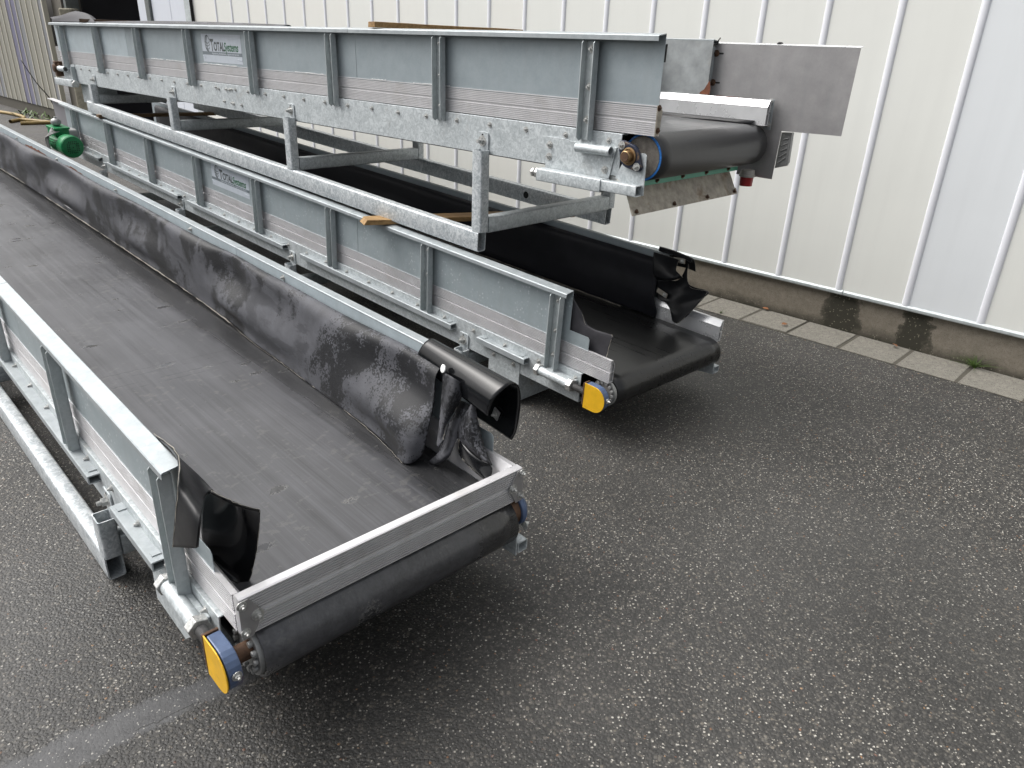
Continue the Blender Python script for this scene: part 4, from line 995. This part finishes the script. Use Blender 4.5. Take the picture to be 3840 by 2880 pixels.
m = MB(); m.ext(rrect(0.165, 0.125, 0.006), MC - AX * 0.21 + top * 0.112, AX, sd_, top * 0.016); m.build('terminal_lid', 'green_paint', tb, bevel=0.003)
m = MB(); m.lathe(MC - AX * 0.17 + sd_ * 0.056 + top * 0.09, sd_, [(0, .014), (.012, .014), (.014, .011), (.026, .011)], 14); m.build('cable_gland', 'plug_grey', tb, smooth=True)
m = MB(); m.lathe(MC - AX * 0.23 + top * 0.128, top, [(0, .02), (.012, .036), (.035, .040), (.052, .03), (.06, .012), (.072, .010)], 20); m.build('lifting_eye', 'cast_alu', tb, smooth=True)
for k in range(5):
    g0 = MC - AX * 0.165 + top * 0.10 + AX * (0.012 * (k - 2)) + sd_ * 0.02
    m = MB(); m.tube(catmull([g0, g0 + AX * 0.03 + sd_ * (0.05 + .01 * k) + top * (0.02 - .01 * k), g0 + AX * (0.01 - 0.025 * k) + sd_ * (0.085) - top * 0.08, g0 - AX * (0.02 * k) + sd_ * 0.065 - top * 0.22], 7), 0.0055, 8); m.build('motor_cable', 'cable_grey', B.root, smooth=True)
m = MB(); gb = Vector(P(5.95, -0.16, 0.05)); m.ext(rrect(0.14, 0.17, 0.02), gb, (1, 0, 0), (0, 0, 1), (0, -0.12, 0)); m.build('gearbox', 'cast_alu', B.root, bevel=0.004)

# =========================================================== conveyor stacked on top
C = Conv((.4478, 2.6223, 1.1805), 136.0397, -.0538, .8049, 0.148)
tag(C.root, 'galvanised belt conveyor stacked on timbers above another, big grey end plate on wall side', 'conveyor', 'belt conveyors')
LC = 6.18
for far in (False, True):
    alu_profile(C, 0.0, LC, far, 'alu' if not far else 'alu_bright')
    for a, b, mt_ in ((-0.004 if not far else 0.30, 1.735, 'panel_smooth'), (1.738, 4.62, 'panel_smooth'), (4.623, LC + 0.03, 'panel_pale')):
        side_panel(C, a, b, far, mt_ if not far else 'stained_plate')
    bo = beam(C, 0.125, LC - 0.2, far)
    if not far:
        beam_bolts(bo, C, [0.18 + 0.2035 * k for k in range(28)], -0.032)
        for u, w_ in ((2.98, -.03), (3.06, -.035), (3.10, -.035), (3.2, -.037), (3.14, -.105), (3.04, -.108), (3.02, -.11), (2.92, -.112)): bolt(BOLT_S, bo, u, -0.0101, w_)
pC = posts(C, [0.310 + 0.8123 * k for k in range(8)]); posts(C, [0.310 + 0.8123 * k for k in range(8)], True)
for w_ in (0.262, 0.14, 0.03): bolt(BOLT_M, pC[0], 0.028, -0.0145, w_)
for w_ in (0.262, 0.14, 0.02): bolt(BOLT_S, pC[1], 0.028, -0.0145, w_)
for w_ in (0.262, 0.16): bolt(BOLT_S, pC[2], 0.028, -0.0145, w_)
SLC = 0.198 / 4.63
base_frame(C, -0.466 - SLC * 0.826, SLC, 0.80, 5.53)
belt(C, 0.062, -0.078, 0.0775, LC, 'belt_grey', 0.036, 0.79)
rc = roller(C, 0.062, -0.078, 0.071, 0.033, 0.785)
m = MB(); m.cyl(P(0.062, 0.0335, -0.078), P(0.062, 0.037, -0.078), 0.0795, 40, hole=0.0725); m.build('belt_edge', 'blue_fabric', C.root, smooth=True)
sticker(C, 2.878, 3.384, 0.110, 0.266)
# end cap of the near profile
m = MB(); m.ext([(0.0, 0.0), (0.022, 0.002), (0.030, 0.08), (0.012, 0.10), (0.0, 0.098)], (-0.0035, 0, 0), (0, -1, 0), (0, 0, 1), (0.003, 0, 0)); ec = m.build('profile_cap', 'old_plate', C.root)
bolt(RUSTY, ec, -0.0036, 0.008, 0.09, rot=(0, 0, R(90))); bolt(RUSTY, ec, -0.0036, 0.012, 0.018, rot=(0, 0, R(90)))
# bracket plate, two-bolt flange bearing, square slider tubes, open sleeve
m = MB(); m.ext([(0.475, -0.045), (0.475, -0.162), (0.165, -0.162), (0.140, -0.05), (0.36, -0.05), (0.37, -0.045)], P(0, -0.0104, 0), (1, 0, 0), (0, 0, 1), (0, 0.004, 0)); bp_ = m.build('slider_plate', 'galv', C.root, bevel=0.0008)
for u, w_ in ((0.455, -0.074), (0.456, -0.117), (0.185, -0.132)): bolt(BOLT_M, bp_, u, -0.0145, w_)
m = MB(); m.ext(rrect(0.046, 0.046, 0.004), P(0.165, -0.040, -0.182), (0, -1, 0), (0, 0, 1), (0.31, 0, 0)); st_ = m.build('square_tube', 'galv', C.root, smooth=True, ang=35)
m = MB(); m.ext(hexpts(0.020), P(0.475, -0.040, -0.180), (0, 1, 0), (0, 0, 1), (0.018, 0, 0)); m.cyl(P(0.49, -0.04, -0.18), P(0.512, -0.04, -0.18), 0.011, 14); m.ext(hexpts(0.017), P(0.503, -0.04, -0.18), (0, 1, 0), (0, 0, 1), (0.012, 0, 0)); m.build('lock_nut', 'bolt_steel', st_, bevel=0.0015)
m = MB(); m.ext(rrect(0.038, 0.038, 0.004), P(0.012, -0.040, -0.180), (0, -1, 0), (0, 0, 1), (0.16, 0, 0), hole=rrect(0.031, 0.031, 0.003)); m.build('square_tube', 'galv', C.root, smooth=True, ang=35)
m = MB(); m.ext([(0.014, -0.056), (0.006, -0.062), (0.004, -0.196), (0.02, -0.197), (0.13, -0.150), (0.10, -0.09), (0.06, -0.06)], P(0, -0.0185, 0), (1, 0, 0), (0, 0, 1), (0, 0.004, 0)); m.build('bearing_bracket', 'galv', C.root, bevel=0.0006)
def hull(pts):
    pts = sorted(set(pts)); lo_, up_ = [], []
    cr = lambda o, a, b: (a[0] - o[0]) * (b[1] - o[1]) - (a[1] - o[1]) * (b[0] - o[0])
    for p in pts:
        while len(lo_) > 1 and cr(lo_[-2], lo_[-1], p) <= 0: lo_.pop()
        lo_.append(p)
    for p in reversed(pts):
        while len(up_) > 1 and cr(up_[-2], up_[-1], p) <= 0: up_.pop()
        up_.append(p)
    return lo_[:-1] + up_[:-1]
circ = lambda cu, cw, r: [(round(cu + r * math.cos(R(a)), 5), round(cw + r * math.sin(R(a)), 5)) for a in range(0, 360, 12)]
ov = hull(circ(0.067, -0.070, 0.040) + circ(0.101, -0.037, 0.0165) + circ(0.031, -0.101, 0.0165))
m = MB()
m.ext(ov, P(0, -0.0226, 0), (1, 0, 0), (0, 0, 1), (0, 0.016, 0)); fbC = m.build('flange_bearing', 'navy_paint', C.root, bevel=0.003)
m = MB(); m.lathe(P(0.067, -0.036, -0.070), (0, 1, 0), [(0, .030), (.006, .030), (.007, .025), (.004, .023), (.004, .020), (.026, .020), (.028, .017), (.026, .016)], 26); m.build('bearing_insert', 'brass_shaft', fbC, smooth=True, ang=35)
m = MB(); m.cyl(P(0.067, -0.060, -0.070), P(0.067, -0.0645, -0.070), 0.0155, 20); m.build('shaft_end', 'rust', fbC, smooth=True)
bolt(BOLT_M, fbC, 0.101, -0.039, -0.037); bolt(BOLT_M, fbC, 0.031, -0.039, -0.101)
m = MB(); m.cyl(P(0.306, -0.034, -0.066), P(0.150, -0.034, -0.064), 0.0165, 24, hole=0.0125); m.build('open_sleeve', 'galv', C.root, smooth=True)
m = MB(); m.grid([[P(u, C.W - 0.030, 0.016), P(u, C.W - 0.040, 0.010), P(u, C.W - 0.060, 0.0035 + 0.004 * math.sin(u * 9))] for u in (0.045, 0.12, 0.2, 0.3, 0.42, 0.6, 0.9, 1.4, 2.2)]); m.build('rubber_lip', 'rubber_smooth', C.root, smooth=True, solid=0.003)
m = MB(); m.cyl(P(1.36, C.W + 0.0143, -0.466 + SLC * 0.53 - 0.043), P(1.36, C.W + 0.0138, -0.466 + SLC * 0.53 - 0.043), 0.019, 20); m.build('rail_hole_shade', 'dark_gap', C.root)  # black disc on the rail face, painting the shade inside a hole
# scraper below the drum
m = MB(); m.ext([(0.105, -0.155), (0.075, -0.152), (0.075, -0.182), (0.105, -0.184)], P(0, 0.03, 0), (1, 0, 0), (0, 0, 1), (0, -0.72, 0)); scb = m.build('scraper_blade', 'mint_strip', C.root)
for v_ in (0.16, 0.33, 0.50, 0.67): bolt(RUSTY, scb, 0.0749, v_, -0.168, rot=(0, 0, R(90)))
at = C.at
pl_ = [at((2343, 702), u=.090), at((2370, 810), u=.040), at((2761, 726), u=.040), at((2731, 632), u=.090)]
m = MB(); m.poly([pl_[0], pl_[1], pl_[2], pl_[3]]); sp = m.build('scraper_plate', 'old_plate', C.root, solid=0.003)
lo0, lo1 = Vector(pl_[1]), Vector(pl_[2]); up = (Vector(pl_[0]) - lo0).normalized()
m = MB(); m.poly([lo0 + Vector((-.003, 0, 0)), lo1 + Vector((-.003, 0, 0)), lo1 + up * 0.026 + Vector((-.003, 0, 0)), lo0 + up * 0.026 + Vector((-.003, 0, 0))]); st2 = m.build('clamp_bar', 'old_plate', sp, solid=0.004)
for t in (0.03, 0.36, 0.68, 0.97):
    p_ = lo0 + (lo1 - lo0) * t + up * 0.013 + Vector((-.006, 0, 0)); o = bolt(RUSTY, st2, 0, 0, 0, rot=(0, 0, R(90))); o.location = p_
# big end plate on the wall side
vE = 0.842
ep = [at(p_, v=vE) for p_ in ((2675, 163), (3229, 180), (3154, 511), (2931, 491), (2894, 672), (2761, 652), (2785, 560), (2795, 372), (2662, 358))]
m = MB(); m.poly(ep); epo = m.build('end_plate', 'stainless', C.root, solid=0.003)
a_, b_ = Vector(ep[0]), Vector(ep[1]); 
m = MB(); m.poly([a_ + Vector((0, 0.002, 0)), b_ + Vector((0, 0.002, 0)), b_ + Vector((0, -0.030, 0.006)), a_ + Vector((0, -0.030, 0.006))]); m.build('plate_flange', 'alu_bright', epo, solid=0.002)
for px in ((2688, 200), (2674, 309)):
    p_ = Vector(at(px, v=vE)); o = bolt(RUSTY, epo, 0, 0, 0); o.location = p_ + Vector((0, 0.0016, 0)); o.scale = (1.3, 1.3, 1.3)
    m = MB(); m.ext(rrect(0.032, 0.007, 0.003), p_ + Vector((-0.018, 0.0018, 0)), (1, 0, 0), (0, 0, 1), (0, 0.0004, 0)); m.build('slot', 'dark_gap', epo)
m = MB(); sb = [at((2884, 371), v=vE), at((2915, 372), v=vE), at((2898, 486), v=vE), at((2872, 484), v=vE)]; m.poly([Vector(p_) + Vector((0, 0.022, 0)) for p_ in sb]); ab = m.build('angle_bracket', 'galv_rail', C.root, solid=0.003)
for px in ((2902, 379), (2892, 466)): o = bolt(BOLT_S, ab, 0, 0, 0); o.location = Vector(at(px, v=vE)) + Vector((0, 0.024, 0))
m = MB()
rp = [(2662, 300), (2640, 335), (2625, 345), (2622, 352), (2660, 356), (2664, 330)]
m.poly([Vector(at(p_, v=.80)) for p_ in rp]); m.build('rust_stain', 'rust_patch', C.root)
m = MB(); rp = [(2685, 358), (2770, 364), (2778, 372), (2730, 372), (2690, 366)]; m.poly([Vector(at(p_, v=.798)) for p_ in rp]); m.build('rust_stain', 'rust_patch', C.root)
m = MB(); m.tube([at((2688, 168), v=.83), at((2694, 152), v=.83), at((2702, 142), v=.83)], 0.0025, 6); m.build('cable_tie', 'dark_gap', C.root)
m = MB(); m.lathe(at((2925, 168), v=.87), (0, 0, 1), [(0, .012), (.006, .012), (.010, .006)], 12); m.build('screw_head', 'dark_gap', C.root)
# drive housing and red mains plug behind the plate
hs_ = [at((2935, 495), v=.875), at((2975, 497), v=.875), at((2958, 610), v=.875), at((2950, 622), v=.875), at((2908, 630), v=.875)]
m = MB(); i0 = [Vector(p_) for p_ in hs_]; m.poly(i0); hsg = m.build('drive_housing', 'cast_alu', C.root, solid=0.02, bevel=0.002)
for t in (0.2, 0.36, 0.52, 0.68, 0.84):
    p0 = i0[0].lerp(i0[4], t) + Vector((-.012, .012, 0)); p1 = i0[1].lerp(i0[2], t) + Vector((.012, .012, 0))
    m = MB(); m.cyl(p0, p1, 0.0028, 8); m.build('housing_rib', 'cast_alu', hsg)
pc = Vector(at((2802, 655), v=.80))
m = MB(); m.lathe(pc + Vector((0, 0, 0.02)), (0, 0, -1), [(0, .028), (.018, .030), (.019, .034), (.026, .034), (.027, .028), (.03, .027)], 22); pg = m.build('mains_plug', 'plug_grey', C.root, smooth=True, ang=35)
m = MB(); m.lathe(pc + Vector((0, 0, -0.009)), (0, 0, -1), [(0, .028), (.036, .0265), (.037, .020)], 22); m.build('plug_collar', 'red_plug', pg, smooth=True, ang=35)
# far (left) end hardware
m = MB(); m.cyl(P(6.12, -0.045, -0.045), P(5.96, -0.045, -0.045), 0.022, 20, hole=0.017); m.build('open_sleeve', 'galv', C.root, smooth=True)
m = MB(); m.ext(rrect(0.05, 0.055, 0.004), P(5.80, -0.042, -0.150), (0, -1, 0), (0, 0, 1), (0.44, 0, 0)); tq = m.build('square_tube', 'galv_frame', C.root, smooth=True, ang=35)
m = MB(); m.ext(hexpts(0.028), P(5.80, -0.042, -0.150), (0, 1, 0), (0, 0, 1), (-0.03, 0, 0)); m.build('lock_nut', 'bolt_steel', tq, bevel=0.002)
m = MB(); m.ext([(6.14, -0.06), (6.14, -0.125), (5.83, -0.125), (5.82, 0.0), (6.0, -0.02)], P(0, -0.0104, 0), (1, 0, 0), (0, 0, 1), (0, 0.004, 0)); m.build('slider_plate', 'galv', C.root)
m = MB(); m.box(P(5.83, -0.012, -0.02), P(5.822, -0.045, -0.14)); m.build('stop_plate', 'galv_post', C.root)
m = MB(); m.lathe(P(6.20, -0.02, -0.045), (0, 1, 0), [(0, .05), (.015, .055), (.03, .04), (.05, .03), (.055, .015)], 18); m.build('flange_bearing', 'rust', C.root, smooth=True, ang=35)
m = MB(); m.box(P(6.22, -0.06, 0.01), P(6.17, 0.0, -0.11)); m.build('bearing_bracket', 'rust', C.root, bevel=0.006)
m = MB(); m.box(P(5.86, 0.02, -0.15), P(5.62, 0.22, -0.30)); m.build('lower_box', 'galv', C.root, bevel=0.003)
# rubber seen above the rail: skirt edge curling up along the wall side, and a loose fold at the far end
ctrl = []
for u in (6.1, 5.3, 4.4, 3.6, 2.9, 2.2, 1.6, 1.0, .6):
    hump = max(0, math.sin((u - .6) / 4.2 * math.pi)) * .012 if u < 4.8 else 0
    ctrl.append([P(u, .790, .288), P(u, .765, .306 + hump), P(u, .735, .305 + hump), P(u, .72, .26), P(u, .715, .14), P(u, .722, .03)])
sheet(C, ctrl, 'rubber_fabric')
ctrl = []
for u in (6.1, 5.3, 4.4, 3.6, 2.9, 2.4):
    hump = 0.010 * max(0, math.sin((u - 2.4) / 3.0 * math.pi)) if u < 5.4 else 0
    ctrl.append([P(u, .008, .296), P(u, .030, .318 + hump), P(u, .055, .316 + hump), P(u, .07, .27), P(u, .075, .15), P(u, .07, .03)])
sheet(C, ctrl, 'rubber_fabric')
v6 = lambda px, v=.25: at(px, v=v)
sheet(C, [[v6((188, 66), .02), v6((230, 58), .02), v6((260, 48), .04), v6((285, 42), .06)], [v6((195, 72), .0), v6((240, 66), .01), v6((290, 58), .03), v6((331, 54), .06)], [v6((196, 82), -.005), v6((240, 82), -.005), v6((300, 84), .0), v6((360, 86), .01)]], 'rubber_grey', th=0.006)
sheet(C, [[v6((285, 42), .08), v6((320, 50), .1), v6((345, 60), .12)], [v6((300, 60), .05), v6((330, 62), .08), v6((356, 70), .12)], [v6((305, 84), .03), v6((340, 85), .05), v6((372, 86), .08)]], 'rubber_grey', th=0.006)
m = MB(); m.poly([v6((2490, 168), .03), v6((2503, 165), .03), v6((2494, 234), .03), v6((2484, 234), .03)]); m.build('rubber_strip', 'rubber_smooth', C.root, solid=0.006)
# white sealing residue along the sheet edges
for (u0, u1) in ((1.05, 1.3), (1.5, 1.62), (2.0, 2.3), (2.95, 3.4), (3.55, 3.95), (4.0, 4.2)):
    m = MB(); pts = [P(u0 + (u1 - u0) * k / 16, -0.0005, HB + 0.001 + random.uniform(0, .002)) for k in range(17)]; m.tube(pts, [random.uniform(.0006, .0024) for _ in pts], 5); m.build('sealant', 'white_chip', C.root)

# ------------------------------------------------------------------ loose timbers
def timber(name, p0, p1, w_, h_, mat, label, jag=False):
    p0, p1 = Vector(p0), Vector(p1); d = p1 - p0; X = d.cross(Vector((0, 0, 1))).normalized(); Y = X.cross(d).normalized()
    mid = (p0 + p1) / 2; rows = []; n = 10
    m = MB()
    for k in range(n + 1):
        t = k / n; c_ = p0 + d * t - mid; r_ = []
        for a, b in ((-1, -1), (1, -1), (1, 1), (-1, 1), (-1, -1)):
            e = Vector((random.uniform(-1, 1), random.uniform(-1, 1), random.uniform(-1, 1))) * (0.0015)
            if jag and k == 0: e += d.normalized() * random.uniform(-.02, .03)
            r_.append(c_ + X * (a * w_ / 2) + Y * (b * h_ / 2) + e)
        r_[4] = r_[0]; rows.append(r_)
    m.grid(rows); m.poly(rows[0][:4]); m.poly(rows[-1][:4])
    o = m.build(name, mat, None, bevel=0.002); o.location = mid; o.location = mid
    return tag(o, label, 'timber', 'loose timbers')
def BW(u, v, w_): return B.O + B.U * u + B.V * v + B.Wv * w_
def CW(u, v, w_): return C.O + C.U * u + C.V * v + C.Wv * w_
TH = 0.024
def top_b(u, v): return BW(u, v, HT + 0.002 + TH / 2)
timber('timber', top_b(1.475, -0.125), top_b(1.05, 0.93), 0.10, TH, 'wood_pale', 'splintered pale timber sticking out under the stacked frame near its front end', True)
timber('timber', top_b(5.235, -0.055), top_b(5.15, 0.87), 0.08, TH, 'wood_mid', 'short brown timber under the far end of the stacked frame, above the motor')
def c_over(px, v_): q_ = C.at(px, v=v_); return q_[0]
u_a = c_over((1393, 95), -0.03); u_b = c_over((300, 76), -0.03)
timber('timber', CW(u_a, -0.03, HT + 0.015), CW(u_a - 0.06, 0.86, HT + 0.015), 0.06, 0.024, 'wood_pale', 'pale timber laid across the top rails of the uppermost conveyor, midway')
timber('timber', CW(u_b, -0.03, HT + 0.015), CW(u_b - 0.45, 0.85, HT + 0.015), 0.06, 0.024, 'wood_dark', 'dark weathered timber laid across the top rails at the far end of the uppermost conveyor')

# ------------------------------------------------------------------ small things on the ground
def hose(pts, label):
    m = MB(); m.tube(catmull([Vector(p) for p in pts], 8), 0.027, 10); return tag(m.build('hose', 'hose_yellow', None, smooth=True), label, 'hose', 'yellow hoses')
G = lambda x, y: ground_at((x, y)) + Vector((0, 0, 0.027))
hose([G(-60, 418), G(0, 425), G(54, 434), G(88, 444), G(90, 452), G(60, 458), G(40, 462)], 'dull yellow hose curling along the ground at the left picture edge')
hose([G(40, 462), G(75, 456), G(120, 458), G(200, 466)], 'upper of the two yellow hoses ending beside the green motor')
hose([G(78, 469), G(120, 468), G(200, 466), G(240, 468)], 'bright yellow straight hose just in front of the other one by the motor')
m = MB(); t0 = ground_at((225, 462)); m.tube(catmull([t0, t0 + Vector((-.08, .02, .35)), t0 + Vector((-.25, .0, .62)), t0 + Vector((-.42, 0, .95))], 6), [0.012 - 0.0004 * k for k in range(19)], 6); tag(m.build('twig', 'twig'), 'thin dark bare twig standing by the clad wall', 'twig')
def blade_plant(name, base, n, h, spread, mat, label, cat, wid=0.004, group=None):
    m = MB()
    for k in range(n):
        a = random.uniform(0, 2 * math.pi); hh = h * random.uniform(.45, 1); sp = spread * random.uniform(.2, 1)
        d = Vector((math.cos(a), math.sin(a), 0)); s_ = Vector((-d.y, d.x, 0)); rows = []
        for j in range(6):
            t = j / 5; c_ = d * (sp * t ** 1.4 + .003) + Vector((0, 0, hh * (t - .45 * t * t * (sp / spread)))); ww = wid * (1 - t * .95)
            rows.append([c_ - s_ * ww, c_ + s_ * ww])
        m.grid(rows)
    o = m.build(name, mat); o.location = base; return tag(o, label, cat, group)
blade_plant('grass_tuft', wl(1.31, 0.02, 0.005), 60, 0.10, 0.17, 'grass_blade', 'green grass tuft between plinth and paving at right', 'grass', .0022)
blade_plant('grass_tuft', wl(-0.02, 0.27, 0.0), 14, 0.05, 0.05, 'grass_blade', 'tiny grass sprig at the paving edge by the torn rubber', 'grass', .0016)
m = MB()
for k in range(70):
    b0_ = ground_at((random.uniform(95, 200), 0)) if False else wl(-12.4 - random.uniform(0.1, 2.2), 0.16 + random.random() ** 2 * 0.35)
    a = random.uniform(0, 6.28); d = Vector((math.cos(a), math.sin(a), 0)); s_ = Vector((-d.y, d.x, 0)); hh = random.uniform(.03, .14); rows = []
    for j in range(4):
        t = j / 3; c_ = b0_ + d * (.14 * t) + Vector((0, 0, hh * (t - .3 * t * t))); ww = .013 * math.sin(math.pi * (.15 + .8 * t)); rows.append([c_ - s_ * ww, c_ + s_ * ww])
    m.grid(rows)
tag(m.build('weeds', 'grass_blade'), 'low green weeds along the foot of the clad wall', 'weeds', kind='stuff')
for k, (s, o_, lab) in enumerate(((0.16, 0.015, 'small brown dry leaf against the plinth, furthest left'), (0.36, 0.17, 'curled brown leaf lying on a paving slab'), (0.90, 0.02, 'reddish dry leaf at the plinth foot near the second dark stain'))):
    m = MB(); rows = []
    for j in range(6):
        t = j / 5; ww = .012 * math.sin(math.pi * (t * .9 + .05)); rows.append([Vector((t * .045, -ww, .004 + .008 * math.sin(3 * t))), Vector((t * .045, 0, .002 + .006 * math.sin(2 * t))), Vector((t * .045, ww, .006))])
    m.grid(rows); o = m.build('dry_leaf', 'dry_leaf', None, smooth=True); o.location = wl(s, o_, .014); o.rotation_euler = (0, 0, k * 1.3 + 2.2); tag(o, lab, 'leaf', 'dry leaves')

# ------------------------------------------------------------------ things inside the doorway
def facade_pt(px, depth):
    n_ = -WN; o_ = wl(0, -depth); d = ray(px); return CAM_O + d * ((o_ - CAM_O).dot(WN) / d.dot(WN))
m = MB(); p0 = facade_pt((452, 95), 3.0); p1 = facade_pt((452, 20), 3.0); p2 = facade_pt((510, 12), 3.0); dn = Vector((0, 0, -1.6))
m.tube(catmull([p0 + dn, p0, p1 + Vector((0, 0, -.1)), p1 + (p2 - p1) * .12 + Vector((0, 0, .03)), p2, p2 + (p2 - p1) * .4], 8), 0.055, 10); tag(m.build('pipe_rail', 'grey_pipe', None, smooth=True), 'tall grey bent pipe rail inside the dark doorway', 'pipe rail')
m = MB(); p0 = facade_pt((414, 70), 3.4); p1 = facade_pt((414, 50), 3.4); p2 = facade_pt((452, 49), 3.4)
m.tube(catmull([p0 + dn, p0, p1, p1 + (p2 - p1) * .1 + Vector((0, 0, .03)), p2, p2 + (p2 - p1) * .05 + dn], 8), 0.03, 8); tag(m.build('hoop_rail', 'grey_pipe', None, smooth=True), 'small grey pipe hoop inside the dark doorway', 'pipe rail')
m = MB(); c_ = facade_pt((437, 68), 2.4); m.lathe(c_ + Vector((0, 0, -.06)), (0, 0, 1), [(0, .09), (.05, .09), (.06, .05), (.1, .05), (.11, .12), (.14, .12), (.15, .04)], 14); v_ = m.build('valve', 'red_valve', None, smooth=True, ang=35)
m = MB(); m.cyl(c_ + Vector((0, 0, -1.35)), c_ + Vector((0, 0, -.06)), .03, 10); m.build('stem', 'white_frame', v_); tag(v_, 'red hand wheel valve on a stem inside the doorway', 'valve')
m = MB(); c_ = facade_pt((330, 400), 0.6); c_.z = 0; m.box(c_ + Vector((-.15, -.1, 0)), c_ + Vector((.15, .15, .62))); ym = m.build('yellow_stand', 'yellow_machine', None, bevel=.02); tag(ym, 'yellow machine foot in the doorway behind the motor', 'machine')
for (x, y) in ((590, 400), (560, 388)):
    pass
m = MB(); c_ = facade_pt((590, 400), 1.0); m.box(c_ + Vector((-.06, -.06, -.6)), c_ + Vector((.06, .06, .35))); tag(m.build('white_post', 'white_frame', None, bevel=.01), 'short white post inside the doorway seen under the top conveyor', 'post')
m = MB(); c_ = facade_pt((255, 25), -0.02); c_.z = 0.0; m.ext(rrect(.22, .22, .04), c_, (1, 0, 0), (0, 1, 0), (0, 0, 1.72)); tag(m.build('bollard', 'brick_pale', None, bevel=.02), 'weathered pale concrete bollard at the doorway edge', 'bollard')
